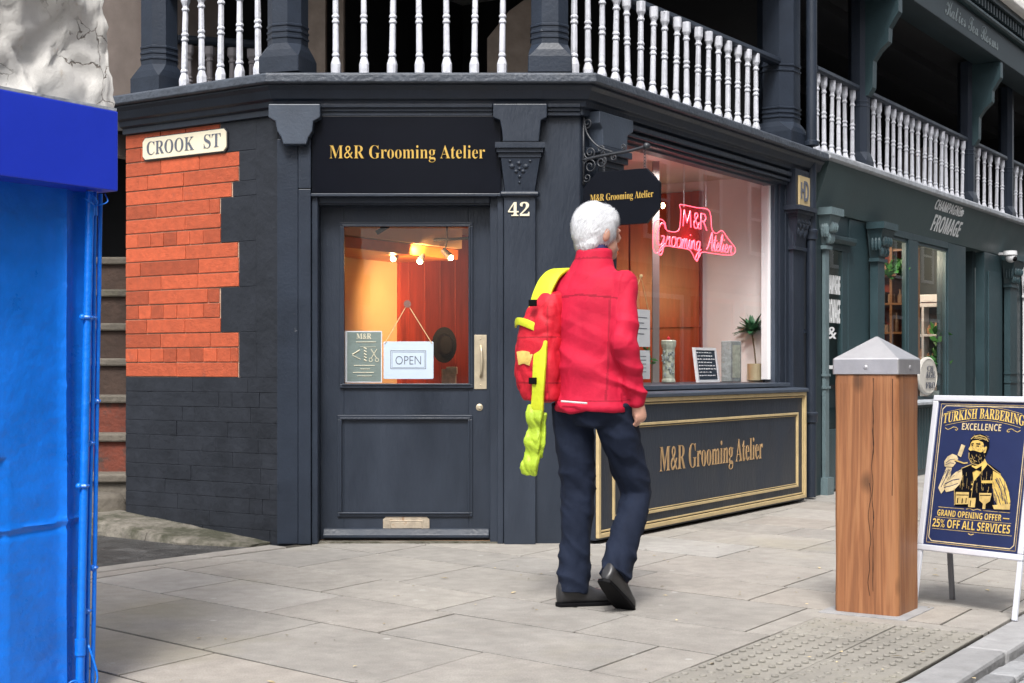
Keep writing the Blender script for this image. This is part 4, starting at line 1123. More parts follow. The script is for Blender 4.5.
w = MB(); w.section(FR, [(-3.3, 4.80), (.45, 4.80), (.48, 4.83), (.48, 4.90), (.30, 4.96), (.22, 9.0), (-3.3, 9.0)], 3.56, 14); ww = w.build('upper_wall', 'white_render', TB, bevel=.01)
w = MB(); w.box(FR, 10.0, 12.2, .22, .30, 5.02, 6.4); w.build('window_frame', 'iron', TB)
a, b = FR.pt(FR.u(945, .30), .302, 4.345), FR.pt(FR.u(998, .30), .302, 4.345)
text('Katies Tea Rooms', a, r3(FR), UP, (b - a).length, .155, 'faded_letter', parent=TB, st=MB_SCR, ext=.002)
posts = [(859, .17), (966.5, .17), (1006, .16), (1040, .17)]
for px, wd_ in posts:
    c = FR.pt(FR.u(px, -.08), -.08)
    post(c, wd_, aR, ZB, 4.3, parent=TB, m='navy', ring=(.10, .56, .60))
    u = FR.u(px, -.08)
    if px < 1000:
        bk = MB()
        prof = [(-.02, 3.40), (.02, 3.40), (.06, 3.47), (.065, 3.70), (.12, 3.78), (.20, 3.85), (.205, 3.97), (.25, 4.04), (.29, 4.10), (.29, 4.268), (-.02, 4.268)]
        bk.section(FR, prof, u - .05, u + .05); bk.build('wavy_bracket', 'teal', TB, bevel=.004)
uu = [FR.u(px, -.06) for px in (812, 859, 966.5, 1006, 1040)]
for (a, b, n) in ((0, 1, 6), (1, 2, 17), (2, 3, 6), (3, 4, 6)):
    ua, ub = uu[a] + (.12 if a else .05), uu[b] - .12
    balustrade(TB, FR.pt(ua - .02, -.06), FR.pt(ub + .02, -.06), n, (.07, .07), 3.425, ZB + .012, rot=aR, h=.67, rail_m='navy')
w = MB(); ua = FR.u(905, -1.6); ub = FR.u(946, -1.6)
w.prism(FR, [(ua, 2.74), (ub, 2.74), (ub, 3.78), (ua + (ub - ua) * .55, 4.0), (ua, 3.8)], -1.7, -1.6); w.build('gallery_screen', 'plaster_beige', TB)

# things at the teal shop
FW1 = Fr(tuple(FR.pt(6.40, -.07).xy), (CS, -SN))      # stands square to the glass, facing the door end
sh = thing('shelf_unit', FR.pt(6.4, -.5, .012), 'orange wooden shelving with goods inside the left teal shop window', 'shelving')
w = MB()
for q in (-.9, -.55, -.22, -.03): w.box(FW1, q, q + .025, -.26, .0, .012, 2.2)
w.build('upright', 'orange_wood', sh)
zz = (.45, .80, 1.08, 1.36, 1.64, 1.92, 2.16)
for z in zz:
    w = MB(); w.box(FW1, -.902, -.003, -.262, .002, z, z + .02); w.build('shelf', 'orange_wood', sh)
w = MB(); w.box(FW1, -.9, -.01, -.28, -.265, .4, 2.2); w.build('back_panel', 'mahogany', sh)
random.seed(31); gd = MB()
for z in zz[:-1]:
    q = -.86
    while q < -.06:
        gd.rv = random.random(); h = R(.07, .20)
        if random.random() < .5: gd.box(FW1, q, q + R(.04, .07), -.2, -.05, z + .021, z + .021 + h)
        else: gd.lathe(FW1.pt(q + .025, -.1, z + .021), [(.022, 0), (.025, h * .5), (.009, h * .75), (.009, h)], 10)
        q += R(.06, .10)
tag(gd.build('stock', 'goods', sh), kind='stuff')
FW2 = Fr(tuple(FR.pt(7.72, -.05).xy), (CS, -SN))
cb_ = thing('reflected_window', FR.pt(7.8, -.4, .012), 'white frame with shelves in the right teal shop window, standing in for a reflection', 'mirrored window')  # solid frame built in place of a sash window mirrored in the glass
w = MB(); c0, c1 = -.80, -.02
frame_strips(w, FW2, c0, c1, .78, 1.72, .05, -.2, .0)
for q in (-.56, -.34, -.17): w.box(FW2, q, q + .025, -.19, -.005, .83, 1.67)
for z in (1.08, 1.36): w.box(FW2, c0 + .05, c1 - .05, -.188, -.008, z, z + .025)
w.box(FW2, c0 - .03, c1 + .005, -.22, .02, 1.721, 1.80); w.box(FW2, c0, c1, -.22, -.0, .012, .779); w.build('reflected_frame', 'white_paint', cb_, bevel=.003)
w = MB(); w.box(FW2, c0 + .01, c1 - .01, -.26, -.225, .70, 1.72); w.build('back_panel', 'teal_light', cb_)
gd = MB(); random.seed(66)
for z in (.835, 1.106, 1.386):
    q = c0 + .09
    while q < c1 - .1:
        gd.rv = random.random(); h = R(.08, .2); gd.lathe(FW2.pt(q, -.1, z), [(.022, 0), (.024, h * .6), (.01, h * .8), (.01, h)], 10); q += R(.06, .1)
tag(gd.build('stock', 'goods', cb_), kind='stuff')
def leaves(name, m, parent, pts, n, spread, ln, wd_, drop=.3):
    mb = MB()
    for p in pts:
        for k in range(n):
            d = Vector((R(-1, 1), R(-1, 1), R(-drop, 1))).normalized(); s_ = d.cross(Vector((R(-1, 1), R(-1, 1), R(-1, 1)))).normalized()
            b_ = Vector(p) + Vector((R(-1, 1), R(-1, 1), R(-1, 1))) * spread; l = ln * R(.7, 1.2)
            mb.add([b_, b_ + d * l * .5 + s_ * wd_, b_ + d * l, b_ + d * l * .5 - s_ * wd_], [(0, 1, 2, 3)])
    return mb.build(name, m, parent, recalc=False)
pl_ = thing('trailing_plant', FR.pt(7.45, -.12, .012), 'green trailing plant inside the right teal shop window', 'plant')
leaves('foliage', 'leaf_green', pl_, [FR.pt(7.45 + R(-.08, .08), -.12, .95 + .10 * k) for k in range(5)], 14, .06, .12, .03)
w = MB(); w.tube([FR.pt(7.45, -.12, .80), FR.pt(7.46, -.12, 1.4)], .008, 6); w.build('stem', 'stem', pl_)
w = MB(); w.lathe(FR.pt(7.45, -.13, .0), [(.06, .012), (.09, .5), (.10, .80), (.085, .80)], 14); w.build('pot', 'grey_tin', pl_)
hp_ = thing('hanging_plant', FR.pt(6.22, -.2, 1.9), 'small leafy plant hanging high inside the left teal shop window', 'plant')
leaves('foliage', 'leaf_green', hp_, [FR.pt(6.15 + .03 * k, -.12 - .03 * k, 1.98 + R(-.04, .04)) for k in range(6)], 12, .05, .10, .025)
w = MB(); w.tube([FR.pt(6.22, -.2, 2.0), FR.pt(6.22, -.2, 2.499)], .004, 5); w.build('hanger', 'iron', hp_)
lq = FR.pt(FR.u(941, -.15), -.15, FR.z(941, 249, -.15)); lt = thing('shop_lamp', lq, 'small lit warm lamp high inside the right teal shop window', 'lamp')
w = MB(); w.ell(lq, .04, .04, .04, n=12, m=8); w.build('bulb', 'bulb_soft', lt, smooth=True)
w = MB(); w.tube([lq + Vector((0, 0, .03)), (lq.x, lq.y, 2.499)], .005, 6); w.build('cord', 'black', lt)
ll = bpy.data.lights.new('lamp', 'POINT'); ll.energy = 22; ll.color = (1, .80, .58); ll.shadow_soft_size = .08
lo = bpy.data.objects.new('lamp_light', ll); lo.location = FR.pt(7.0, -.35, 2.15); COL.objects.link(lo)
l2 = bpy.data.objects.new('lamp_light', ll.copy()); l2.data.energy = 14; l2.location = FR.pt(5.6, -.35, 2.15); COL.objects.link(l2)  # second light has no bulb, added to brighten the left window
# round sign propped in the window
rs_ = MB(); c = FR.pt(FR.u(930, .03), .03, 0); ru = FR.u(930, .03); rz = FR.z(930, 376, .03)
N_ = 28
rs_.rings([[FR.pt(ru + math.cos(q) * r_, oo, rz + math.sin(q) * r_ * .62) for q in (2 * math.pi * k / N_ for k in range(N_))] for r_, oo in ((.29, -.02), (.30, -.005), (.30, .01), (.27, .02), (.27, .016), (.001, .016))])
rsg = tag(rs_.build('round_sign', 'round_sign'), 'round cream sign with dark lettering at the teal shop window behind the bollard', 'sign')
for body, dz, w_, h_ in (('AGE', .0, .30, .065), ('FRO', -.10, .30, .06), ('CH', .07, .2, .05)):
    text(body, FR.pt(ru - w_ / 2 + .04, .022, rz + dz - .02), r3(FR), UP, w_, h_, 'ink', parent=rsg, ext=.002)
# security camera
cu = FR.u(1010, .12); cam_z = FR.z(1010, 255, .12)
cc_ = thing('security_camera', FR.pt(cu, .12, cam_z - .1), 'white dome security camera under the teal fascia above the doorway', 'security camera')
w = MB(); w.lathe(FR.pt(cu, .12, cam_z), [(.075, .045), (.08, .0), (.07, -.01)], 16); w.build('housing', 'cctv_white', cc_, smooth='angle')
w = MB(); w.ell(FR.pt(cu, .13, cam_z - .025), .062, .062, .062, n=16, m=10); w.build('ball', 'cctv_white', cc_, smooth=True)
w = MB(); w.ell(FR.pt(cu - .02, .175, cam_z - .045), .03, .028, .03, n=12, m=8); w.build('lens', 'black', cc_, smooth=True)
w = MB(); w.box(FR, cu - .04, cu + .04, .0, .12, cam_z + .03, 2.304); w.build('mount', 'cctv_white', cc_)

# ---------------------------------------------------------------- lane side: stairs, passage, blue shop
SX0, SX1 = -4.4, -2.36
stp = thing('stone_stairs', (-3.3, 10, 0), 'narrow worn stone stairs with brick risers climbing into the dark passage', 'stairs')
zt_ = [.33, .585, .84, 1.095, 1.35, 1.605, 1.86]
for k, z in enumerate(zt_):
    y = 9.42 + .225 * k
    tr_ = MB(); tr_.wbox(SX0, SX1 + .12 * 0, y - .03, y + .27, z - .055, z); o_ = tr_.build('tread', 'stone_step', stp, bevel=.012)
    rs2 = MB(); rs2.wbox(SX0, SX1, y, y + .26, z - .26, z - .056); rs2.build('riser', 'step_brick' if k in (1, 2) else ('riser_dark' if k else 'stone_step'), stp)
# low mossy boulders at the foot
random.seed(2)
for (x, y, sx, sy, sz, lab) in ((-2.72, 9.22, .26, .14, .21, 'mossy rough stone block at the foot of the stairs, beside the painted wall'), (-2.55, 9.05, .14, .10, .12, 'small mossy stone wedged at the corner of the painted wall')):
    rk = MB(); rk.ell((x, y, sz * .45), sx, sy, sz, n=22, m=14)
    for p in rk.v:
        d_ = noise.fractal(p * 6, 1, 2, 3) * .05; p += (p - Vector((x, y, sz * .4))).normalized() * d_
        p.z = min(max(p.z, 0), sz * 1.05)
    if sx > .2: tag(rk.build('stone_block', 'stone_step', smooth=True), lab, 'stone')
pas = thing('passage_wall', (-3.0, 10.6, 0), 'beige plastered wall over the dark stair passage beside the blue shop', 'wall')
w = MB(); w.box(FR, -1.15, FR.u(222, -3.05), -3.15, -3.05, 2.42, 6.5); w.build('plaster', 'plaster_beige', pas)
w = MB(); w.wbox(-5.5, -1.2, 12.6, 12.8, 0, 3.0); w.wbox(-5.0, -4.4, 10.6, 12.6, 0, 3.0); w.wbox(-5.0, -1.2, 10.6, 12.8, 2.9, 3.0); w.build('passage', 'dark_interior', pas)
# raised stone slab along the brick side
random.seed(6); sb = MB()
nu_, prof = 40, None
for piece, (ua, ub) in enumerate(((-1.42, -.72), (-.715, -.06))):
    rings_ = []
    for i in range(nu_ // 2 + 1):
        u = ua + (ub - ua) * i / (nu_ // 2); q = max(0, min(1, -u / 1.33)); h = .002 + .115 * q; od = .10 + .26 * min(1, (-u) / .45 + .05)
        ring = []
        for o, zf in ((-.02, 0), (-.02, 1.02), (.08, 1.0), (od * .5, .99), (od - .03, .97), (od, .85), (od + .012, .4), (od + .02, 0)):
            p = FL.pt(u, o, h * zf - (.02 if zf == 0 else 0))
            if zf > 0: p.z += noise.noise(p * 9) * .008; p.x += noise.noise(p * 7 + Vector((3, 1, 2))) * .018; p.y += noise.noise(p * 7 + Vector((9, 4, 1))) * .018
            ring.append(p)
        rings_.append(ring)
    sb.rings(rings_)
struct(sb, 'raised_slab', 'slab_stone')

BB = thing('blue_shop_building', FB.pt(-1.2, -1, 0), 'bright blue shopfront with royal blue fascia under cracked white masonry', 'building')
w = MB(); w.box(FB, -4.5, 0, -.6, .0, 1.578, 1.828); fa = w.build('fascia', 'royal_blue', BB, bevel=.003)
w = MB(); w.box(FB, -4.5, -.003, -.12, -.003, 1.829, 1.838); w.build('fascia_trim', 'lead_grey', BB)
OW = -.10
ue = FB.u(96.5, OW + .02)
wall = MB(); nu_, nz_ = 120, 200
U0 = -3.4
for i in range(nu_ + 1):
    for j in range(nz_ + 1):
        u = U0 + (ue - .012 - U0) * (i / nu_) ** .5; z = -.05 + 1.63 * j / nz_
        p = FB.pt(u, OW, z)
        d_ = noise.fractal(Vector((u * 1.6, z * 1.2, 1)), 1, 2, 3) * .008
        us_ = FB.u(64, OW)
        d_ += .014 * math.exp(-((u - us_) / .012) ** 2)           # a lapped seam
        d_ -= .022 * math.exp(-((u - us_ - .06) / .03) ** 2)
        zz_ = .55 + (u - us_) * .05
        d_ += .006 * math.exp(-((z - zz_) / .006) ** 2) - .005 * math.exp(-((z - zz_ + .018) / .010) ** 2) * 1.0
        d_ += max(0, noise.noise(Vector((u * 60, z * 45, 3))) - .25) * .010 * (1 if abs(u - us_) < .03 else .35 * (noise.noise(Vector((u * 4, z * 4, 8))) > .1))
        if u < FB.u(5, OW) and z < .75: d_ -= .01
        p += Vector((FB.n.x, FB.n.y, 0)) * d_
        wall.v.append(p)
for i in range(nu_):
    for j in range(nz_):
        a = i * (nz_ + 1) + j; wall.f.append([a, a + nz_ + 1, a + nz_ + 2, a + 1]); wall.r.append(.5); wall.mi.append(0)
wall.box(FB, U0, ue, -.6, OW - .045, -.05, 1.577)
wall.build('blue_wall', 'blue_paint', BB, smooth='angle')
# cracked white masonry above
nu_, nz_ = 110, 120; ms = MB()
def mpos(s, t):                                 # wraps round the corner: s 0..0.8 on the front, then round the end
    u1 = FB.u(107, -.10)
    if s < .8: u, o = -3.0 + (u1 + 3.0) * (1 - (1 - s / .8) ** 2), -.10
    else:
        q = (s - .8) / .2; u, o = u1 + .02 * math.sin(q * math.pi / 2), -.10 - .7 * q * q
    return FB.pt(u, o, 1.836 + 2.4 * t)
for i in range(nu_ + 1):
    for j in range(nz_ + 1):
        p = mpos(i / nu_, j / nz_); q = p * 3.4
        d_ = noise.fractal(q, 1, 2.1, 5) * .05 + noise.fractal(p * 8, 1, 2, 4) * .017 + noise.noise(p * 30) * .003 + (.012 if noise.noise(p * 5.2) > .12 else 0)
        d_ += .03 * (1 if noise.noise(p * 2.3 + Vector((5, 5, 5))) > .05 else 0) * .5
        p = p + Vector((FB.n.x, FB.n.y, 0)) * d_ + Vector((FB.d.x, FB.d.y, 0)) * (noise.fractal(p * 5 + Vector((7, 0, 3)), 1, 2, 4) * .05)
        ms.v.append(p)
for i in range(nu_):
    for j in range(nz_):
        a = i * (nz_ + 1) + j; ms.f.append([a, a + nz_ + 1, a + nz_ + 2, a + 1]); ms.r.append(.5); ms.mi.append(0)
ms.build('masonry', 'cracked_white', BB, smooth=True)
w = MB(); w.box(FB, -4.5, -.16, -1.2, -.2, 1.85, 4.2); w.box(FB, -4.5, -.16, -1.2, -.601, 0, 1.85); w.build('core', 'white_render', BB)
# painted pipes at the corner
def pipe(px_top, px_bot, o, r_, lab, z1=1.575, wob=.0, clips=(), coll=()):
    z0 = -.0; ut, ub = FB.u(px_top, o), FB.u(px_bot, o); P = []
    for k in range(13):
        q = k / 12; u = ub + (ut - ub) * q + wob * math.sin(q * 9 + px_top); P.append(FB.pt(u, o + wob * math.sin(q * 7 + px_bot), z0 + (z1 - z0) * q))
    mb = MB(); mb.tube(P, r_, 12)
    for c in coll:
        k = int(c * 12); mb.tube([P[k], P[k] + Vector((0, 0, .05))], r_ * 1.3, 12)
    for c in clips:
        k = int(c * 12); p = P[k]; mb.tube([p - r3(FB) * (r_ * 1.6), p - r3(FB) * r_ * .5 + n3(FB) * (r_ * 1.05), p + r3(FB) * r_ * .9 + n3(FB) * r_ * .4], .006, 6); mb.ell(p - r3(FB) * (r_ * 1.5) + n3(FB) * .0, .010, .010, .010, n=10, m=8)
    o_ = mb.build('wall_pipe', 'blue_pipe', smooth='angle')
    return tag(o_, lab, 'pipe', 'painted pipes on the blue shop corner')
pipe(90, 79.5, -.062, .0135, 'thickest blue painted pipe in the bundle on the blue shop corner', coll=(.08, .1), clips=(.48, .78))
pipe(96, 86.5, -.072, .0065, 'thin blue cable pipe between the thickest pipe and the outermost pipe', wob=.002, clips=(.2, .55, .83))
pipe(100.5, 92.5, -.078, .0070, 'outermost thin blue pipe at the very edge of the blue wall', wob=.001, clips=(.33, .63))
lc = MB(); ub_ = FB.u(76, -.06)
lc.tube(catmull([FB.pt(ub_ - .06, -.07, .02), FB.pt(ub_ - .02, -.045, .06), FB.pt(ub_ + .02, -.03, .02), FB.pt(ub_ + .05, -.02, .06), FB.pt(ub_ + .04, -.05, .16)], 6), .0035, 6)
tag(lc.build('loose_cable', 'blue_pipe', smooth=True), 'thin loose looped cable low down on the blue wall pipes', 'cable')
wi_ = MB(); tp_ = FB.u(92, -.06)
for k, (du, dz, do) in enumerate(((-.05, .0, .0), (.035, .02, .02), (-.025, .02, .01))):
    wi_.tube(catmull([FB.pt(tp_, -.05, 1.53), FB.pt(tp_ + du * .5, -.03 + do, 1.535 + dz * .3), FB.pt(tp_ + du, -.04, 1.55 + dz)], 5), .0022, 5)
for k in range(2): wi_.tube([FB.pt(tp_ + .010 * k, -.05, 1.50), FB.pt(tp_ + .004 * k, -.05, 1.575)], .004, 6)
tag(wi_.build('wire_bunch', 'blue_pipe', smooth=True), 'tangle of loose wires under the end of the royal blue fascia', 'wires')

# ---------------------------------------------------------------- across the street, behind the viewer (mirrored in the glass)
FO = Fr(tuple(FR.pt(52, 9.4).xy), (-SN, -CS))
OB = thing('opposite_terrace', FO.pt(45, -2, 0), 'pale rendered terrace with white sash windows across the street, mirrored in the glass', 'building')
w = MB(); w.box(FO, 0, 68, -5, 0, 0, 9.2); w.build('wall', 'plaster_pale', OB)
w = MB(); w.box(FO, 0, 68, 0, .25, 2.75, 3.15); w.build('shop_fascia', 'teal_dark', OB)
w = MB(); w.box(FO, 0, 68, -.1, .2, 9.1, 9.4); w.build('eaves', 'white_paint', OB)
u = 1.0
while u < 67:
    for z0, z1 in ((3.7, 5.4), (6.4, 7.9)):
        w = MB(); frame_strips(w, FO, u, u + 1.1, z0, z1, .09, 0, .06); w.box(FO, u + .09, u + 1.01, 0, .05, (z0 + z1) / 2 - .03, (z0 + z1) / 2 + .03); wd2 = w.build('window', 'white_paint', OB)
        w = MB(); w.box(FO, u + .09, u + 1.01, 0, .02, z0 + .09, z1 - .09); w.build('pane', 'black', wd2)
    w = MB(); frame_strips(w, FO, u - .6, u + 1.5, .5, 2.6, .1, 0, .08); wd2 = w.build('shop_window', 'mahogany' if int(u) % 2 else 'white_paint', OB)
    w = MB(); w.box(FO, u - .5, u + 1.4, 0, .03, .6, 2.5); w.build('pane', 'black', wd2)
    u += 2.6
# ---------------------------------------------------------------- inside the corner shop: lamps, neon, window display
def lamp(loc, w, col=(1, .54, .22), r_=.05):
    l = bpy.data.lights.new('lamp', 'POINT'); l.energy = w; l.color = col; l.shadow_soft_size = r_
    o = bpy.data.objects.new('lamp_light', l); o.location = loc; COL.objects.link(o); return o
def at(px, py, y): return Vector(((px - 512) / F * y, y, CZ + (HZ - py) / F * y))
YT = 10.55
tl_ = thing('track_light', at(420, 241, YT), 'dark ceiling track with small spotlights seen through the door glass', 'track light')
w = MB(); w.tube([at(372, 244, YT), at(470, 238, YT)], .011, 8)
for px, py in ((392, 243), (447, 240)): w.tube([at(px, py, YT), Vector((at(px, py, YT).x, YT, 2.499))], .007, 6)
w.build('rail', 'iron', tl_)
for k, (px, py, tx, tz) in enumerate(((396, 255, -.3, -.5), (421, 257, -.1, -.6), (447, 254, .6, -.6), (415, 240, 0, -.2))):
    p = at(px, py, YT - .03); d_ = Vector((tx, -.6, tz)).normalized()
    w = MB(); w.tube([p - d_ * .05, p + d_ * .05], [.022, .030], 14)
    if k != 3: w.tube([p - d_ * .03, at(px, 241, YT)], .006, 6)
    hd_ = w.build('spot_head', 'iron', tl_, smooth='angle')
    w = MB(); w.ell(p + d_ * .05, .02, .02, .02, n=10, m=6); w.build('bulb', 'bulb', hd_, smooth=True)
for px, py, e in ((415, 242, 13), (396, 262, 8), (447, 262, 9)):
    q = at(px, py, YT - .16); l_ = lamp((q.x, q.y, q.z - .04), e * 2.5); l_.data.type = 'SPOT'; l_.data.spot_size = rad(135); l_.data.spot_blend = .8
    l_.rotation_euler = (Vector((-.35, 11.6, 1.3)) - l_.location).to_track_quat('-Z', 'Y').to_euler()
w = MB(); q = at(381, 230, 9.6); w.tube([q + Vector((-.03, 0, -.02)), q + Vector((.05, 0, .03))], .016, 12); w.tube([q, (q.x, q.y, 2.499)], .006, 6)
tag(w.build('spotlight', 'iron', smooth='angle'), 'single small dark ceiling spotlight at the top left behind the door glass', 'spotlight')
# neon sign hanging behind the display window
ON = -.15
def np_(px, py, o=ON): return FR.pt(FR.u(px, o), o, FR.z(px, py, o))
ns = thing('neon_sign', np_(695, 255), 'glowing pink neon shop name sign hanging behind the display window', 'neon sign')
cont = [(653.3, 231), (654.9, 222), (660.5, 219.2), (664.8, 222.6), (666.4, 229.7), (671, 231.6), (676, 231.6), (679.6, 228), (680.8, 211), (679.6, 205), (684, 205), (696, 207.5), (708, 209.5), (711, 218), (711.8, 228.7), (716, 233.6), (722, 230.6), (727.5, 238), (735.2, 248.5), (733.2, 254.2), (726, 255), (711.8, 253.3), (702, 252.2), (699.5, 256.6), (695.6, 260), (692.3, 253.5), (688, 249.3), (674, 247), (665, 246), (660.5, 251), (656, 253), (653, 247)]
w = MB(); w.tube(catmull([np_(a, b) for a, b in cont], 4, True), .0030, 8, closed=True); w.build('neon_outline', 'neon_line', ns, smooth=True)
w = MB(); w.prism(FR, [(FR.u(a, ON - .02), FR.z(a, b, ON - .02)) for a, b in cont], ON - .024, ON - .016); w.build('glow_backing', 'neon_glow_tint', ns)  # sheet behind the letters, its red colour standing in for their glow
GL_ = {  # single-stroke neon letters: x-height 1, ascender 2, descender -1
 'G': ([[(1.25, 1.55), (.95, 2.0), (.45, 1.85), (.08, 1.0), (.25, .15), (.75, .05), (1.1, .55), (1.15, .85), (.75, .85)], [(1.15, .85), (1.15, -.3), (.9, -.85), (.55, -.7), (.8, -.2), (1.35, .2)]], 1.45),
 'r': ([[(0, .1), (.25, .9), (.35, .65), (.6, .9), (.62, .55), (.58, .15), (.85, .1)]], .85),
 'o': ([[(.55, .95), (.2, .85), (.1, .4), (.3, .05), (.62, .15), (.75, .6), (.55, .95), (.9, .75)]], .85),
 'm': ([[(0, .1), (.15, .85), (.2, .1)], [(.2, .4), (.42, .95), (.52, .7), (.52, .1)], [(.52, .4), (.75, .95), (.87, .7), (.87, .2), (1.1, .1)]], 1.1),
 'i': ([[(0, .2), (.2, .9), (.2, .25), (.45, .1)], [(.26, 1.35), (.28, 1.42)]], .45),
 'n': ([[(0, .1), (.15, .85), (.2, .1)], [(.2, .4), (.45, .95), (.6, .7), (.6, .2), (.85, .1)]], .85),
 'g': ([[(.65, .85), (.3, .9), (.1, .45), (.3, .05), (.6, .3), (.68, .9), (.62, -.4), (.4, -.95), (.12, -.7), (.4, -.2), (.95, .2)]], .95),
 'A': ([[(0, .05), (.35, .6), (.8, 2.0), (.95, .9), (1.0, .1), (1.2, .1)], [(.35, .85), (1.05, .9)]], 1.2),
 't': ([[(.05, .3), (.35, 1.7), (.28, .4), (.4, .05), (.65, .2)], [(.05, 1.15), (.65, 1.2)]], .6),
 'e': ([[(.05, .4), (.45, .55), (.5, .85), (.28, .95), (.1, .5), (.25, .08), (.7, .2)]], .68),
 'l': ([[(0, .2), (.4, 1.4), (.35, 1.95), (.18, 1.6), (.2, .3), (.42, .08), (.55, .2)]], .52),
 'M': ([[(0, 0), (.15, 2), (.6, .5), (1.05, 2), (1.2, 0)]], 1.5),
 '&': ([[(1.0, 0), (.3, 1.3), (.45, 1.9), (.75, 1.6), (.2, .7), (.3, .1), (.7, .1), (1.0, .8)]], 1.25),
 'R': ([[(0, 0), (0, 2), (.6, 1.95), (.8, 1.5), (.55, 1.05), (0, 1.0)], [(.45, 1.0), (.95, 0)]], 1.0)}
ntm = MB()
def ntext(body, x0, x1, ytop, ybase, asc=2.0, shear=.18, rr=.0044):
    U0, U1 = FR.u(x0, ON), FR.u(x1, ON); zb_ = FR.z(x0, ybase, ON); hx = (FR.z(x0, ytop, ON) - zb_) / asc
    tot = sum(GL_[c][1] for c in body); sx = (U1 - U0) / tot; x = 0
    for c in body:
        sm = c in 'MR'
        for st_ in GL_[c][0]:
            P = [FR.pt(U0 + (x + a) * sx + shear * b_ * hx, ON, zb_ + b_ * hx) for a, b_ in st_]
            ntm.tube(P if sm else catmull(P, 5), rr, 6)
        x += GL_[c][1]
ntext('M&R', 683, 707, 209.5, 226, shear=.05)
ntext('Grooming', 656, 701, 222, 244.5)
ntext('Atelier', 706.5, 732, 231.5, 250)
ntm.build('neon_lettering', 'neon_line', ns, smooth=True)
w = MB()
for px in (684, 706): p = np_(px, 207); w.tube([p, (p.x, p.y, 2.499)], .0018, 5)
w.build('hanging_wire', 'aluminium', ns)
p = np_(692, 238, ON + .02); lamp((p.x, p.y, p.z), 2.0, (1, .12, .18), .12)
# ceiling lamp with two bulbs
p = FR.pt(FR.u(680, -1.1), -1.1, 0); zl = FR.z(680, 190, -1.1)
cl = thing('ceiling_lamp', (p.x, p.y, zl), 'dark round ceiling lamp with two warm bulbs above the neon sign', 'lamp')
w = MB(); w.lathe((p.x, p.y, zl), [(.16, .03), (.19, .0), (.15, -.015), (.05, -.03)], 18); w.tube([(p.x, p.y, zl), (p.x, p.y, 2.499)], .02, 8); w.build('lamp_plate', 'iron', cl, smooth='angle')
for px, py in ((664.5, 206), (690, 208)):
    q = FR.pt(FR.u(px, -1.0), -1.0, FR.z(px, py, -1.0)); w = MB(); w.tube([(p.x, p.y, zl - .02), q], .006, 6); w.build('lamp_arm', 'iron', cl)
    w = MB(); w.ell(q, .035, .035, .045, n=12, m=8); w.build('bulb', 'bulb_soft', cl, smooth=True)
lamp((p.x, p.y, zl - .25), 7, (1, .92, .84), .12)
q = FR.pt(FR.u(724, -.9), -.9, FR.z(724, 202, -.9)); pd = thing('pendant_lamp', q, 'tiny warm tubular pendant lamp high up at the right of the display window', 'lamp')
w = MB(); w.lathe(q, [(.022, -.05), (.022, .05)], 12); w.build('lamp_shade', 'bulb_soft', pd, smooth='angle')
w = MB(); w.tube([q + Vector((0, 0, .05)), (q.x, q.y, 2.499)], .003, 5); w.build('cord', 'white_paint', pd)
l_ = lamp(FR.pt(1.75, -.42, 2.40), 34, (1, .95, .91), .12); l_.data.type = 'SPOT'; l_.data.spot_size = rad(150); l_.data.spot_blend = .6  # unseen spot without a fixture, added to brighten the window display

# window display, standing on the sill
ZS = .926
def sp(px, o): p = FR.pt(FR.u(px, o), o, ZS); return p
p = sp(756, -.20); pt_ = thing('potted_plant', p, 'small dark green palm like plant in a shiny round pot on the window sill', 'plant')
w = MB(); w.lathe(p, [(.058, 0), (.068, .01), (.068, .135), (.062, .135), (.060, .118), (.001, .118)], 20); w.build('pot', 'pot_metal', pt_, smooth='angle')
w = MB(); w.lathe(p, [(.059, .119), (.001, .124)], 16); w.build('soil', 'soil', pt_)
top = p + Vector((-.03, 0, .36)); w = MB(); w.tube(catmull([p + Vector((0, 0, .12)), p + Vector((-.012, 0, .24)), top], 5), .006, 8); w.build('stem', 'stem', pt_)
random.seed(12); lf = MB()
for k in range(52):
    a = R(0, 2 * math.pi); el = R(.15, 1.35); L_ = R(.125, .185); b0 = top + Vector((0, 0, R(-.01, .03)))
    d_ = Vector((math.cos(a) * math.cos(el), math.sin(a) * math.cos(el), math.sin(el))); s_ = d_.cross(UP).normalized()
    P = [b0 + d_ * (L_ * q) - UP * (.06 * q * q * math.cos(el)) for q in (0, .3, .65, 1)]
    wv = (.005, .020, .018, .001)
    lf.add([P[i] + s_ * (wv[i] * g_) + UP * (.004 * abs(g_)) for i in range(4) for g_ in (-1, 0, 1)], [(3 * i + j, 3 * i + j + 1, 3 * i + j + 4, 3 * i + j + 3) for i in range(3) for j in range(2)])
lf.build('foliage', 'leaf', pt_, recalc=False)
p = sp(736.5, -.17); w = MB(); w.box(FR, FR.u(731, -.13), FR.u(741.5, -.13), -.21, -.13, ZS, ZS + .30)
tn = plaque('grey_box', w, 'grey_tin', 'tall narrow grey box between the chalkboard and the potted plant', 'box', bevel=.006)
w = MB(); w.box(FR, FR.u(732.5, -.13), FR.u(740, -.13), -.1298, -.1285, ZS + .03, ZS + .27); w.build('label', 'celadon', tn)
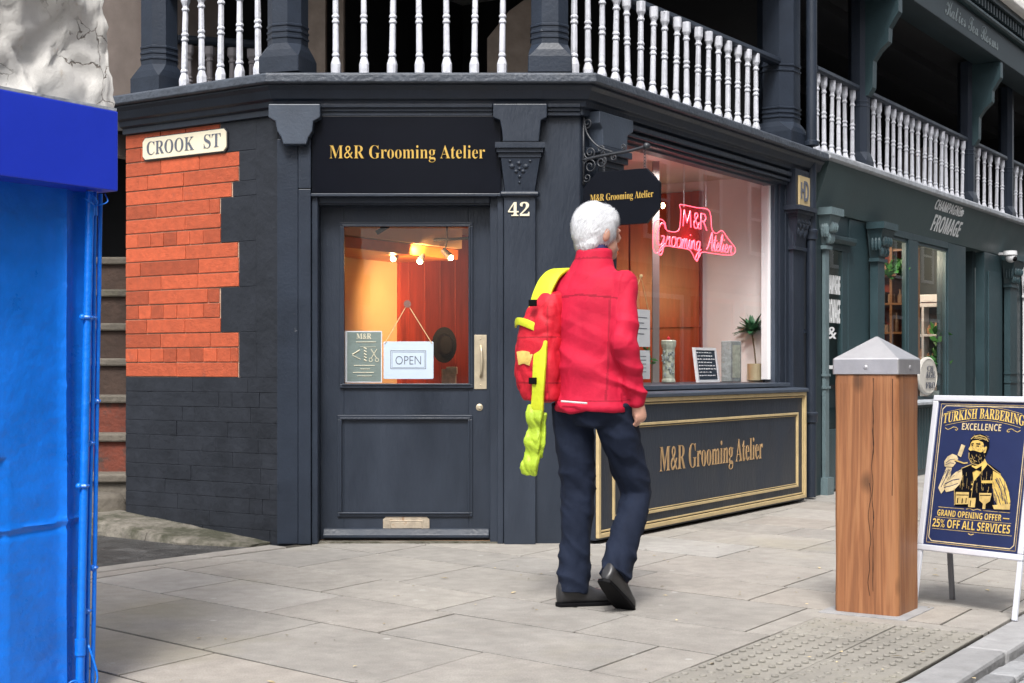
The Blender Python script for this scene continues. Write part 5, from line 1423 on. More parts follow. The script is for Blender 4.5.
# chalkboard
cbp = thing('chalkboard', sp(709, -.17), 'small leaning white framed chalkboard with handwriting on the window sill', 'chalkboard')
ca, cb1 = FR.u(698, -.13), FR.u(719.5, -.13)
def lean(mb, k=.16): 
    for v in mb.v: 
        dz = v.z - ZS; q = Vector((FR.n.x, FR.n.y, 0)) * (-dz * k) + r3(FR) * (dz * .06); v += q
    return mb
w = MB(); frame_strips(w, FR, ca, cb1, ZS, ZS + .245, .018, -.145, -.125); lean(w).build('frame', 'white_paint', cbp)
w = MB(); w.box(FR, ca + .017, cb1 - .017, -.143, -.132, ZS + .017, ZS + .228); lean(w).build('slate', 'slate_board', cbp)
random.seed(8); w = MB()
for r_ in range(8):
    z = ZS + .205 - .023 * r_; u = ca + .03 + R(0, .02); P = []
    end = cb1 - .03 - (R(0, .05) if r_ != 6 else .1)
    while u < end:
        wl = R(.02, .045); P = [FR.pt(u + wl * i / 6, -.1305, z + (.006 if i % 2 else 0) + R(0, .003)) for i in range(7)]; w.tube(P, .0016, 4); u += wl + .012
lean(w).build('writing', 'white_letter', cbp)
# pale patterned jar
p = sp(668.5, -.18); jr = thing('ornate_jar', p, 'tall pale green jar with dark relief pattern on the sill left of the chalkboard', 'jar')
w = MB(); w.lathe(p, [(.045, 0), (.05, .006), (.048, .02), (.044, .03), (.044, .225), (.052, .25), (.055, .262), (.055, .285), (.046, .29)], 8); w.build('body', 'celadon', jr, bevel=.003)
w = MB(); random.seed(3)
for k in range(26):
    a = R(3.4, 5.6); z = R(.05, .21); c = p + Vector((math.cos(a) * .0445, math.sin(a) * .0445, z)); w.ell(c, .008, .006, R(.006, .018), n=7, m=5)
w.build('relief', 'grey_tin', jr)
w = MB(); w.ell(p + Vector((0, 0, .30)), .012, .012, .014, n=10, m=8); w.build('stopper', 'red_bag', jr, smooth=True)
# papers hanging in the window
OP = -.085
nt_ = thing('hanging_notice', np_(643, 346, OP), 'white paper notice on strings inside the window beside the red jacket', 'notice')
w = MB(); w.box(FR, FR.u(627, OP), FR.u(650, OP), OP - .002, OP, FR.z(650, 347, OP), FR.z(650, 310, OP)); w.build('sheet', 'paper', nt_)
w = MB(); h_ = np_(641, 276, OP); zz = FR.z(650, 310, OP)
for px in (629, 648.5): w.tube([h_, FR.pt(FR.u(px, OP), OP, zz - .005)], .0022, 5)
w.ell(h_, .012, .01, .012, n=10, m=6); w.build('string', 'string', nt_)
w = MB()
for k in range(4): w.box(FR, FR.u(631, OP), FR.u(647 - 3 * (k % 2), OP), OP, OP + .0012, zz - .055 - .035 * k, zz - .050 - .035 * k)
w.build('writing', 'ink', nt_)
w = MB(); za, zb_ = FR.z(650, 379, OP), FR.z(650, 350.5, OP); w.box(FR, FR.u(628, OP), FR.u(650, OP), OP - .002, OP, max(za, .927), zb_)
nb = plaque('paper_notice', w, 'paper', 'lower white paper notice standing on the sill under the hanging one', 'notice', bevel=0)
w = MB()
for k in range(5): w.box(FR, FR.u(632, OP), FR.u(646, OP), OP, OP + .0012, zb_ - .04 - .025 * k, zb_ - .036 - .025 * k)
w.build('writing', 'ink', nb)
sg_ = thing('green_sprig', np_(650, 366, -.10), 'little green sprig tucked beside the white window notices', 'plant')
leaves('foliage', 'leaf_green', sg_, [np_(648, 352, -.10), np_(650, 358, -.10), np_(651.5, 363, -.10)], 7, .012, .05, .009)
w = MB(); a_ = np_(651.5, 364, -.10); w.tube([np_(647, 349, -.10), a_, Vector((a_.x, a_.y, ZS))], .003, 5); w.build('stem', 'stem', sg_)

# things on and behind the door glass
OD = -.122
dx = lambda px: ux(px, OD)
dz_ = lambda py: zc(py, OD)
w = MB(); w.box(FC, dx(345), dx(382), OD - .006, OD, dz_(382.5), dz_(331))
po = plaque('door_poster', w, 'paper', 'grey green poster with scissors and comb drawings at the lower left of the door glass', 'poster', bevel=0)
w = MB(); w.box(FC, dx(347.2), dx(381), OD, OD + .0015, dz_(381.3), dz_(332)); w.build('print', 'slate_green', po)
OQ = OD + .003
text('M&R', FC.pt(dx(356.5), OQ, dz_(339)), r3(FC), UP, dx(371.5) - dx(356.5), dz_(333.5) - dz_(339), 'cream_letter', parent=po, ext=.001)
w = MB(); L = lambda pts, r_=.0022: w.tube([FC.pt(dx(a), OQ, dz_(b)) for a, b in pts], r_, 5)
L([(356, 342), (376, 342)]); L([(354, 365.5), (375, 365.5)]); L([(353, 372.5), (374, 372.5)])
L([(352.5, 354.5), (360, 350)], .004); L([(352.5, 355.5), (356, 357), (361, 359.5)], .0018)
for q in range(5): L([(364, 347.5 + 3 * q), (366.5, 349 + 3 * q)], .0035)
L([(371, 349), (376.5, 358)]); L([(377, 349), (371.5, 358)])
for cx_, cy_ in ((370.8, 360), (377, 360)): L([(cx_ + 1.6 * math.cos(a), cy_ + 1.9 * math.sin(a)) for a in (2 * math.pi * i / 10 for i in range(11))], .0018)
L([(360, 347), (376, 347)], .001); L([(357, 376), (372, 376)], .0016); L([(360, 369), (370, 369)], .0016)
w.build('drawing', 'cream_letter', po)
OS = -.130
os_ = thing('open_sign', FC.pt(dx(408.5), OS, dz_(379)), 'white OPEN board hanging on string from a hook on the door glass', 'sign')
w = MB(); P = [(383.5, 378), (384.5, 379), (432.5, 379), (433.5, 378), (433.5, 342.5), (432.5, 341.5), (384.5, 341.5), (383.5, 342.5)]
w.prism(FC, [(ux(a, OS), zc(b, OS)) for a, b in P], OS - .006, OS); w.build('board', 'open_board', os_, bevel=.001)
text('OPEN', FC.pt(ux(395.5, OS), OS + .0005, zc(364.5, OS)), r3(FC), UP, ux(421, OS) - ux(395.5, OS), zc(356, OS) - zc(364.5, OS), 'ink', parent=os_, st=None, off=-.012, ext=.001)
w = MB(); frame_strips(w, FC, ux(390.5, OS), ux(426, OS), zc(369, OS), zc(350.5, OS), .003, OS, OS + .001); frame_strips(w, FC, ux(392, OS), ux(424.5, OS), zc(367.5, OS), zc(352, OS), .0016, OS, OS + .001); w.build('border', 'ink', os_)
hk = FC.pt(ux(407.5, OS), OS + .004, zc(304, OS)); w = MB()
for a, b in ((385, 343.5), (432, 343.5)): w.tube([hk, FC.pt(ux(a, OS), OS + .002, zc(b, OS))], .0028, 6)
w.build('string', 'string', os_)
w = MB(); w.rings([[FC.pt(hk.x + math.cos(a) * r_, oo, hk.z + math.sin(a) * r_) for a in (2 * math.pi * i / 18 for i in range(18))] for r_, oo in ((.022, -.118), (.02, -.123), (.009, -.128), (.009, -.14))]); w.build('suction_hook', 'rubber', os_)
# counter, card box, hat
w = MB(); w.wbox(-.86, -.26, 9.9, 10.25, .012, .885); w.wbox(-.90, -.22, 9.86, 10.29, .886, .915)
tag(w.build('shop_counter', 'mahogany', bevel=.004), 'mahogany counter standing behind the door glass under the cream box', 'counter')
c = at(449, 375, 10.0); w = MB(); w.wbox(c.x - .05, c.x + .05, 9.96, 10.04, .916, 1.02); w.wbox(c.x - .02, c.x + .058, 9.955, 10.045, .985, 1.035)
tag(w.build('card_box', 'print_pale', bevel=.004), 'small cream box on the counter at the lower right of the door glass', 'box')
hp = at(444, 345, 11.28)
w = MB(); X_, Y_, Z_ = Vector((1, 0, 0)), Vector((0, 0, 1)), Vector((.25, -1, 0)).normalized()
prof = [(.095, .0), (.098, .008), (.062, .014), (.058, .06), (.048, .085), (.02, .092), (.001, .088)]
w.rings([[hp + X_ * (math.cos(a) * r_) + Y_ * (math.sin(a) * r_ * 1.45) + Z_ * h for a in (2 * math.pi * i / 26 for i in range(26))] for r_, h in prof])
w.tube([hp, hp + Vector((0, .22, 0))], .012, 8)
tag(w.build('hat', 'black', smooth='angle'), 'round black hat on the mahogany wall behind the OPEN board', 'hat')
# ---------------------------------------------------------------- timber bollard
A_b = rad(33.5); bC = Vector((1.581, 5.87)); el_ = Vector((-math.cos(A_b), math.sin(A_b))); er_ = Vector((math.sin(A_b), math.cos(A_b))); BW = .273
bc = bC + (el_ + er_) * (BW / 2)
FBo = Fr((bC.x, bC.y), (-el_.x, -el_.y))       # left face: u runs -BW..0
bo = thing('timber_bollard', (bc.x, bc.y, 0), 'square weathered timber bollard with a pyramid metal cap standing on the pavement', 'bollard')
w = MB(); n_ = 10
def bring(h, z, ch=.012):
    P = []
    for a, b in ((-1, -1), (1, -1), (1, 1), (-1, 1)):
        for (da, db) in ((0, 1), (1, 0)) if a * b > 0 else ((1, 0), (0, 1)):
            P.append(bc + el_ * (a * (h - ch * da)) + er_ * (b * (h - ch * db)))
    P.sort(key=lambda p: math.atan2((p - bc).y, (p - bc).x)); return [Vector((p.x, p.y, z)) for p in P]
w.rings([bring(BW / 2 + .001 * math.sin(k * 2.3), z, .014) for k, z in enumerate((.0, .05, .2, .4, .6, .8, .96, 1.0))])
w.build('post', 'timber', bo, bevel=.006)
random.seed(17); w = MB(); z = .10
P = []
while z < .985:
    P.append(FBo.pt(-.105 + noise.noise((z * 9, 2, 1)) * .012, .0008, z)); z += .018
w.tube(P, [.0012 + .0028 * abs(noise.noise((p.z * 23, 5, 3))) for p in P], 5)
P2 = []; z = .08
while z < .55:
    P2.append(FBo.pt(-.120 + noise.noise((z * 11, 7, 1)) * .012, .0006, z)); z += .018
w.tube(P2, .0014, 5)
z = .5; P3 = []
while z < .99: P3.append(FBo.pt(-.022 + noise.noise((z * 5, 4, 1)) * .004, .0006, z)); z += .03
w.tube(P3, .0016, 5)
w.build('crack', 'crack', bo)
w = MB()
w.rings([bring(BW / 2 + .006, .998, .006), bring(BW / 2 + .006, 1.060, .006), bring(BW / 2 + .003, 1.0645, .006), bring(.004, 1.157, .001)])
cap = w.build('metal_cap', 'steel_cap', bo, bevel=.002)
w = MB(); fr2 = Fr(((bC + er_ * BW).x, (bC + er_ * BW).y), (er_.x, er_.y))
for f_, u in ((FBo, -.135), (fr2, -.135)):
    w.rings([[f_.pt(u + math.cos(a) * r_, o, 1.027 + math.sin(a) * r_) for a in (2 * math.pi * i / 14 for i in range(14))] for r_, o in ((.009, .006), (.009, .008), (.006, .010), (.001, .0102))])
w.build('screw', 'steel_cap', cap)
w = MB(); q = [bc + el_ * a * (BW / 2 + .05) + er_ * b * (BW / 2 + .05) for a, b in ((-1, -1), (1, -1), (1, 1), (-1, 1))]
w.slab([tuple(p) for p in q], -.02, .005); o_ = w.build('mortar_pad', 'kerb_stone', bevel=.003); o_['kind'] = 'structure'

# ---------------------------------------------------------------- pavement sign
L0 = Vector((1.72, 6.18, 0)); ph = rad(50); bdir = Vector((math.cos(ph), -math.sin(ph), 0)); kdir = Vector((math.sin(ph), math.cos(ph), 0)); BWd = .50
upv = (kdir * .175 + UP * .90).normalized(); nv_ = bdir.cross(upv)
TT = .905 / upv.z; TB_ = .238 / upv.z
def ab(s, t, o=0.0): return L0 + bdir * s + upv * t + nv_ * o
sb_ = thing('pavement_sign', (L0 + bdir * .25 + kdir * .15), 'silver framed A board with a blue and gold barber advert beside the bollard', 'pavement sign')
def abox(mb, s0, s1, t0, t1, o0, o1): return mb.hexa([ab(s0, t0, o0), ab(s1, t0, o0), ab(s1, t0, o1), ab(s0, t0, o1), ab(s0, t1, o0), ab(s1, t1, o0), ab(s1, t1, o1), ab(s0, t1, o1)])
w = MB(); rw_ = .026
abox(w, 0, BWd, TT - rw_, TT, -.016, .006); abox(w, 0, BWd, TB_, TB_ + rw_, -.016, .006)
abox(w, 0, rw_, TB_ + rw_, TT - rw_, -.016, .006); abox(w, BWd - rw_, BWd, TB_ + rw_, TT - rw_, -.016, .006)
w.build('front_frame', 'aluminium', sb_, bevel=.004)
for s0 in (.002, BWd - .024):
    w = MB(); abox(w, s0, s0 + .022, .0, TB_ - .0, -.014, .002); w.build('leg', 'aluminium', sb_, bevel=.003)
w = MB(); abox(w, rw_ - .004, BWd - rw_ + .004, TB_ + rw_ - .004, TT - rw_ + .004, -.012, -.003); pan = w.build('poster_panel', 'navy_board', sb_)
# rear leaf
upr = (-kdir * .085 + UP * .90).normalized(); R0 = L0 + kdir * .275
def rbp(s, t, o=0.0): return R0 + bdir * s + upr * t + kdir * o
def rbox(mb, s0, s1, t0, t1, o0, o1): return mb.hexa([rbp(s0, t0, o0), rbp(s1, t0, o0), rbp(s1, t0, o1), rbp(s0, t0, o1), rbp(s0, t1, o0), rbp(s1, t1, o0), rbp(s1, t1, o1), rbp(s0, t1, o1)])
for s0 in (.010, BWd - .032):
    w = MB(); rbox(w, s0, s0 + .022, 0, .90, 0, .016); w.build('leg', 'leg_grey', sb_, bevel=.002)
w = MB(); rbox(w, .033, BWd - .033, .25, .88, .004, .010); w.build('rear_panel', 'leg_grey', sb_)
# the printed advert, laid out on the panel: s across 0..1, f downwards 0..1
PX0, PX1, PT0, PT1 = rw_, BWd - rw_, TT - rw_, TB_ + rw_
PWd, PHt = PX1 - PX0, PT0 - PT1
def pp_(s, f, o): return ab(PX0 + s * PWd, PT0 - f * PHt, o)
LAY = [0]
def art(m, *polys, o=None):
    LAY[0] += 1; oo = -.003 + .00025 * LAY[0]; mb = MB()
    for P in polys:
        mb.add([pp_(s, f, oo) for s, f in P], [tuple(range(len(P)))])
    return mb, m, oo
def art_b(name, m, *polys):
    mb, m, oo = art(m, *polys); return mb.build(name, m, pan, recalc=False)
def line(P, wd_=.004):
    out = []
    for (a, b), (c, d) in zip(P, P[1:]):
        v = Vector(((c - a) * PWd, (d - b) * PHt)); n_ = Vector((-v.y, v.x)).normalized() * wd_ / 2 if v.length else Vector((0, 0)); dx_, dy_ = n_.x / PWd, n_.y / PHt
        out.append([(a + dx_, b + dy_), (c + dx_, d + dy_), (c - dx_, d - dy_), (a - dx_, b - dy_)])
    return out
c_ = .035
bd_ = [(.05 + c_, .03), (.95 - c_, .03), (.95, .03 + c_ * .7), (.95, .97 - c_ * .7), (.95 - c_, .97), (.05 + c_, .97), (.05, .97 - c_ * .7), (.05, .03 + c_ * .7), (.05 + c_, .03)]
art_b('border_line', 'print_pale', *line(bd_, .004))
bd2 = [(.03, .018), (.97, .018), (.97, .982), (.03, .982), (.03, .018)]
art_b('border_line', 'print_gold', *line(bd2, .002))
art_b('divider_line', 'print_gold', *(line([(.12, .735), (.40, .735)], .002) + line([(.60, .735), (.88, .735)], .002) + line([(.42, .735), (.46, .728), (.5, .738), (.54, .728), (.58, .735)], .003) + line([(.1, .805), (.9, .805)], .0018) + line([(.08, .885), (.92, .885)], .0018) + line([(.47, .897), (.50, .905), (.53, .897)], .004)))
def scr(x, y, k=1): return [(x + k * a, y + b) for a, b in ((0, 0), (.03, .012), (.06, .004), (.09, -.008), (.125, -.004), (.14, .008), (.125, .016), (.11, .008))]
for sc_, k_ in ((scr(.10, .185), 1), (scr(.90, .185, -1), 1)): art_b('scroll_line', 'print_gold', *line(sc_, .003))
for yy in (.075, .168): art_b('arc_line', 'print_gold', *line([(.10 + .8 * i / 12, yy - .043 * math.sin(math.pi * i / 12)) for i in range(13)], .0018))
def ptext(body, s0, s1, f0, f1, m, st=MB_SER, arc=0.0, off=.0):
    LAY[0] += 1; oo = -.003 + .00025 * LAY[0]; W_, H_ = (s1 - s0) * PWd, (f1 - f0) * PHt
    wp = (lambda s, t, X, Y: (X, Y + arc * math.sin(math.pi * s))) if arc else None
    return text(body, pp_(s0, f1, oo), bdir, upv, W_, H_, m, parent=pan, st=st, ext=.0004, warp=wp, off=off)
ptext('TURKISH BARBERING', .07, .93, .085, .158, 'print_yellow', arc=.026, off=.006)
ptext('EXCELLENCE', .285, .70, .148, .196, 'print_pale', st=MB_SAN)
ptext('GRAND OPENING OFFER', .12, .80, .752, .795, 'print_yellow', st=MB_SAN)
art_b('divider_line', 'print_yellow', *line([(.815, .775), (.88, .775)], .004))
ptext('25% OFF ALL SERVICES', .08, .90, .815, .873, 'print_yellow', st=MB_SAN)
# the drawn barber: dark ground shapes first, then the light ones
art_b('figure_shadow', 'sign_black', [(.30, .47), (.44, .43), (.62, .42), (.74, .47), (.80, .60), (.80, .72), (.30, .72), (.27, .58)])
art_b('figure_shirt', 'print_yellow', [(.665, .465), (.74, .485), (.80, .53), (.85, .60), (.875, .665), (.84, .70), (.76, .705), (.71, .66), (.675, .58)],
      [(.435, .435), (.47, .44), (.53, .42), (.565, .385), (.60, .425), (.55, .475), (.475, .545)])
art_b('figure_sleeve', 'print_pale', [(.335, .465), (.27, .49), (.19, .545), (.15, .585), (.19, .63), (.27, .615), (.33, .57), (.35, .52)],
      [(.10, .605), (.14, .52), (.165, .46), (.225, .46), (.22, .52), (.185, .60), (.14, .645)],
      [(.145, .455), (.135, .42), (.165, .385), (.215, .365), (.265, .375), (.285, .40), (.245, .415), (.265, .425), (.235, .455)])
art_b('figure_fold', 'navy_board', *(line([(.17, .575), (.25, .545), (.32, .535)], .004) + line([(.16, .60), (.24, .585), (.31, .565)], .003) + line([(.13, .60), (.17, .53), (.19, .47)], .003) + line([(.155, .43), (.20, .405), (.25, .40)], .0025) + line([(.15, .445), (.20, .428), (.245, .43)], .0025)
      + line([(.70, .52), (.76, .58), (.80, .66)], .004) + line([(.74, .51), (.80, .58), (.84, .65)], .003) + line([(.70, .58), (.75, .64), (.78, .69)], .003)))
art_b('razor', 'print_pale', [(.272, .372), (.302, .295), (.345, .305), (.312, .385)])
art_b('razor', 'print_gold', *line([(.24, .405), (.35, .425), (.39, .42)], .006))
art_b('figure_hair', 'sign_black', [(.392, .285), (.398, .25), (.43, .228), (.50, .218), (.56, .232), (.595, .265), (.60, .31), (.58, .35), (.56, .40), (.50, .43), (.43, .42), (.395, .38), (.392, .335)])
art_b('figure_face', 'print_yellow', [(.402, .285), (.42, .268), (.475, .262), (.535, .278), (.548, .315), (.565, .30), (.578, .31), (.57, .345), (.552, .35), (.545, .335), (.52, .345), (.47, .34), (.445, .335), (.415, .345), (.40, .335), (.383, .328), (.40, .305)])
art_b('figure_feature', 'sign_black', *(line([(.408, .293), (.435, .288)], .006) + line([(.46, .288), (.505, .290)], .006) + line([(.412, .303), (.432, .303)], .005) + line([(.465, .303), (.495, .304)], .005) + line([(.405, .343), (.44, .338), (.485, .345)], .006)))
art_b('figure_light', 'print_gold', *(line([(.40, .258), (.43, .238), (.49, .228), (.55, .24), (.585, .27)], .003) + line([(.43, .252), (.50, .243), (.56, .262)], .002) + line([(.395, .35), (.40, .39), (.44, .425), (.50, .43)], .0025) + line([(.43, .37), (.45, .40), (.49, .41)], .002)
      + line([(.33, .462), (.435, .43)], .003) + line([(.60, .42), (.67, .455), (.75, .485)], .003) + line([(.475, .545), (.47, .64), (.47, .72)], .002) + line([(.28, .60), (.29, .66), (.30, .715)], .0025)))
random.seed(91); hat_ = []
for k in range(46):
    x, y = R(.66, .86), R(.50, .70)
    if x < .70 and y > .60: continue
    hat_ += line([(x, y), (x + R(.01, .03), y + R(.03, .06))], .0014)
for k in range(34):
    x, y = R(.13, .32), R(.48, .61)
    if y < .60 - (x - .10) * .5: hat_ += line([(x, y), (x + R(.01, .03), y - R(.01, .03))], .0014)
for k in range(26): 
    x, y = R(.42, .56), R(.275, .33); hat_ += line([(x, y), (x + .008, y + R(.006, .014))], .0012)
art_b('figure_hatching', 'navy_board', *hat_)
hl_ = []
for k in range(40):
    x, y = R(.33, .66), R(.47, .60); hl_ += line([(x, y), (x + R(.002, .006), y + R(.02, .05))], .0010)
for k in range(26):
    x, y = R(.41, .56), R(.355, .41); hl_ += line([(x, y), (x + R(.004, .012), y + R(.008, .016))], .0012)
for k in range(22):
    x, y = R(.42, .57), R(.228, .255); hl_ += line([(x, y), (x + R(.02, .035), y + R(.0, .012))], .0012)
art_b('figure_hatching', 'print_gold', *hl_)
art_b('bow_tie', 'sign_black', [(.44, .445), (.49, .46), (.545, .435), (.55, .475), (.495, .465), (.45, .485)])
art_b('pocket_detail', 'print_yellow', [(.56, .535), (.675, .53), (.675, .548), (.56, .553)], *[[(.465 + .008 * math.cos(a), y + .006 * math.sin(a)) for a in (2 * math.pi * i / 8 for i in range(8))] for y in (.565, .60)])
art_b('jar_drawing', 'print_gold', [(.30, .625), (.44, .62), (.45, .70), (.31, .71)], [(.44, .66), (.52, .655), (.52, .72), (.45, .72)], [(.55, .62), (.68, .615), (.67, .67), (.63, .69), (.63, .725), (.60, .725), (.60, .69), (.56, .67)], [(.70, .695), (.88, .675), (.88, .715), (.72, .72)])
art_b('jar_shading', 'sign_black', *(line([(.31, .645), (.44, .64)], .004) + line([(.33, .665), (.33, .70)], .005) + line([(.38, .665), (.38, .70)], .005) + line([(.42, .66), (.42, .695)], .004) + line([(.56, .635), (.67, .63)], .004) + line([(.47, .675), (.47, .715)], .004)))
# ---------------------------------------------------------------- the pedestrian
PB = Vector((.340, 6.14, 0))
pf = Vector((SN, CS, 0)); prt = Vector((CS, -SN, 0))       # walking direction along the street, and the walker's right
def q3(a, b, z): return PB + prt * a + pf * b + UP * z
def remesh(mb, name, m, parent, vox, it=6, fac=.5, disp=None, rf=None):
    me = bpy.data.meshes.new(name); me.from_pydata(mb.v, [], mb.f)
    bm = bmesh.new(); bm.from_mesh(me); bmesh.ops.recalc_face_normals(bm, faces=bm.faces); bm.to_mesh(me); bm.free()
    o = bpy.data.objects.new(name, me); COL.objects.link(o)
    md = o.modifiers.new('r', 'REMESH'); md.mode = 'VOXEL'; md.voxel_size = vox; md.adaptivity = 0
    if it: ms_ = o.modifiers.new('s', 'SMOOTH'); ms_.factor = fac; ms_.iterations = it
    dg = bpy.context.evaluated_depsgraph_get()
    m2 = bpy.data.meshes.new_from_object(o.evaluated_get(dg))
    bpy.data.objects.remove(o); bpy.data.meshes.remove(me)
    nrm = [v.normal.copy() for v in m2.vertices]
    out = MB(); vs = []
    for v, n_ in zip(m2.vertices, nrm):
        p = v.co.copy()
        if disp: p += n_ * disp(p)
        vs.append(p)
    out.add(vs, [list(p.vertices) for p in m2.polygons])
    if rf: out.r = [rf(p.center) for p in m2.polygons]
    return out.build(name, m, parent, smooth=True, recalc=False)
def oval(c, ra, rb, n=24, fwd=pf, rgt=prt, tilt=None):
    return [Vector(c) + rgt * (ra * math.cos(t)) + fwd * (rb * math.sin(t)) + (UP * 0) for t in (2 * math.pi * k / n for k in range(n))]
man = thing('person', PB, 'pedestrian in a red jacket and dark navy trousers walking away past the shop door', 'person')
# joints
hipL, kneL, ankL = q3(-.095, .00, .86), q3(-.085, .035, .46), q3(-.085, -.015, .085)
hipR, kneR, ankR = q3(.095, .02, .86), q3(.122, .175, .48), q3(.150, -.055, .165)
shL, elL, wrL = q3(-.150, .00, 1.370), q3(-.255, -.03, 1.13), q3(-.19, .17, 1.02)
shR, elR, wrR = q3(.146, .01, 1.372), q3(.192, -.055, 1.135), q3(.202, .03, .895)
hc = q3(.005, .045, 1.605)                     # head centre, looking ahead and a little to the right
hf = (pf * .90 + prt * .42).normalized(); hr = Vector((hf.y, -hf.x, 0))
b = MB()
b.ell(hc + UP * .012 - hf * .008, .076, .098, .112, (hr, hf, UP), 24, 18)                       # skull
b.ell(hc - UP * .055 + hf * .028, .058, .066, .066, (hr, hf, UP), 20, 12)                      # jaw
b.chain([hc - UP * .092 + hf * .080, hc - UP * .088 + hf * .058], [.020, .026])                # chin
b.chain([hc + UP * .022 + hf * .094, hc - UP * .018 + hf * .112, hc - UP * .028 + hf * .104], [.010, .013, .012], 8)   # nose
for s_ in (-1, 1):
    b.ell(hc + hr * (s_ * .078) - UP * .008 - hf * .012, .012, .024, .036, (hr, hf, UP), 12, 8)   # ears
    b.ell(hc + hr * (s_ * .032) + UP * .012 + hf * .086, .018, .012, .010, (hr, hf, UP), 10, 6)
b.chain([hc - UP * .066 + hf * .098 - hr * .016, hc - UP * .066 + hf * .098 + hr * .016], [.007, .007], 8)
b.chain([q3(0, .005, 1.40), hc - UP * .07 - hf * .012], [.062, .055])
b.rings([oval(q3(0, 0, z), ra, rb) for z, ra, rb in ((.86, .11, .07), (.95, .12, .08), (1.1, .125, .085), (1.25, .13, .085), (1.36, .13, .08), (1.43, .10, .07))])
for a_, e_, w_ in ((shL, elL, wrL), (shR, elR, wrR)): b.chain([a_, e_, w_], [.048, .038, .026])
for h_, k_, a_ in ((hipL, kneL, ankL), (hipR, kneR, ankR)): b.chain([h_, k_, a_], [.075, .05, .036])
def hand(w_, e_, curl, side):
    d_ = (w_ - e_).normalized(); pn_ = prt * side; fw_ = d_.cross(pn_).normalized()
    if fw_.dot(pf) < 0: fw_ = -fw_
    b.chain([w_, w_ + d_ * .035, w_ + d_ * .078], [.024, .030, .030])
    for k, (ln, off) in enumerate(((.068, .030), (.078, .011), (.072, -.009), (.056, -.027))):
        p0 = w_ + d_ * .070 + fw_ * off; dd = (d_ + fw_ * (.10 * (1.5 - k)) * .3).normalized(); inn = -pn_
        p1 = p0 + (dd * .9 + inn * .25).normalized() * ln * .45; p2 = p1 + (dd * .75 + inn * .65 * curl).normalized() * ln * .32; p3 = p2 + (dd * .4 + inn * .9 * curl).normalized() * ln * .28
        b.chain([p0, p1, p2, p3], [.0095, .009, .008, .007], 8)
    t0 = w_ + d_ * .03 + fw_ * .024
    b.chain([t0, t0 + (fw_ * .7 + d_ * .7 - pn_ * .2).normalized() * .032, t0 + (fw_ * .5 + d_ * 1.0 - pn_ * .5).normalized() * .062], [.012, .010, .008], 8)
hand(wrR, elR, 1.0, 1); hand(wrL, elL, 1.3, -1)
remesh(b, 'body', 'skin', man, .0065, 3, .5)
# hair: short, pale grey, covering crown, back and sides
h = MB()
h.ell(hc + UP * .022 - hf * .020, .088, .104, .114, (hr, hf, UP), 26, 18)
h.ell(hc - UP * .035 - hf * .050, .074, .058, .062, (hr, hf, UP), 20, 12)
h.ell(hc + UP * .055 + hf * .028, .074, .070, .070, (hr, hf, UP), 20, 12)
hair = remesh(h, 'hair', 'grey_hair', man, .008, 4, .5, lambda p: noise.fractal(p * 14, 1, 2, 2) * .002)
random.seed(77); hs_ = MB(); hv = [(v.co.copy(), v.normal.copy()) for v in hair.data.vertices]
for k in range(5200):
    v, n_ = random.choice(hv); p = v + ORG[hair]
    rel = p - hc
    if rel.z < -.085: continue
    fl_ = (Vector((rel.x, rel.y, 0)) * .6 - UP * .10 - hf * .25 * max(0, rel.z) * 8 + Vector((R(-1, 1), R(-1, 1), R(-1, 1))) * .016); fl_ -= n_ * fl_.dot(n_)
    if fl_.length < 1e-4: continue
    fl_.normalize(); s_ = fl_.cross(n_).normalized(); L_ = R(.022, .045); w_ = R(.0005, .0010)
    a0 = p - n_ * .001; a1 = p + fl_ * L_ * .5 + n_ * .0022; a2 = p + fl_ * L_ * .95 - n_ * R(.0, .003)
    hs_.rv = random.random(); hs_.add([a0 + s_ * w_, a0 - s_ * w_, a1 - s_ * w_, a1 + s_ * w_, a2], [(0, 1, 2, 3), (3, 2, 4)])
hs_.build('hair_strand', 'hair_strand', hair, recalc=False)
# trousers
t = MB()
def leg(h_, k_, a_, hem):
    P = [h_ + UP * .02, h_ * .6 + k_ * .4, k_, k_ * .55 + a_ * .45, a_ + UP * .012]
    rr = [.092, .086, .071, .069, hem * .95]
    rings = []
    for i, p in enumerate(P):
        d_ = (P[min(i + 1, 4)] - P[max(i - 1, 0)]).normalized(); x_ = prt - d_ * prt.dot(d_); x_.normalize(); y_ = d_.cross(x_)
        rings.append([p + x_ * (rr[i] * math.cos(a)) + y_ * (rr[i] * 1.08 * math.sin(a)) for a in (2 * math.pi * k / 20 for k in range(20))])
    sm = []
    for i in range(len(rings) - 1):
        for j in range(4): sm.append([rings[i][k].lerp(rings[i + 1][k], j / 4) for k in range(20)])
    sm.append(rings[-1]); t.rings(sm)
leg(hipL, kneL, ankL - UP * .045, .074); leg(hipR, kneR, ankR - UP * .03 - pf * .01, .070)
t.rings([oval(q3(0, b_, z), ra, rb) for z, ra, rb, b_ in ((.775, .12, .095, .01), (.81, .160, .112, .01), (.88, .166, .118, .0), (.95, .146, .100, .0), (.98, .13, .09, .0))])
def rid0(v): return 1 - min(1, abs(noise.noise(v)) * 2.4)
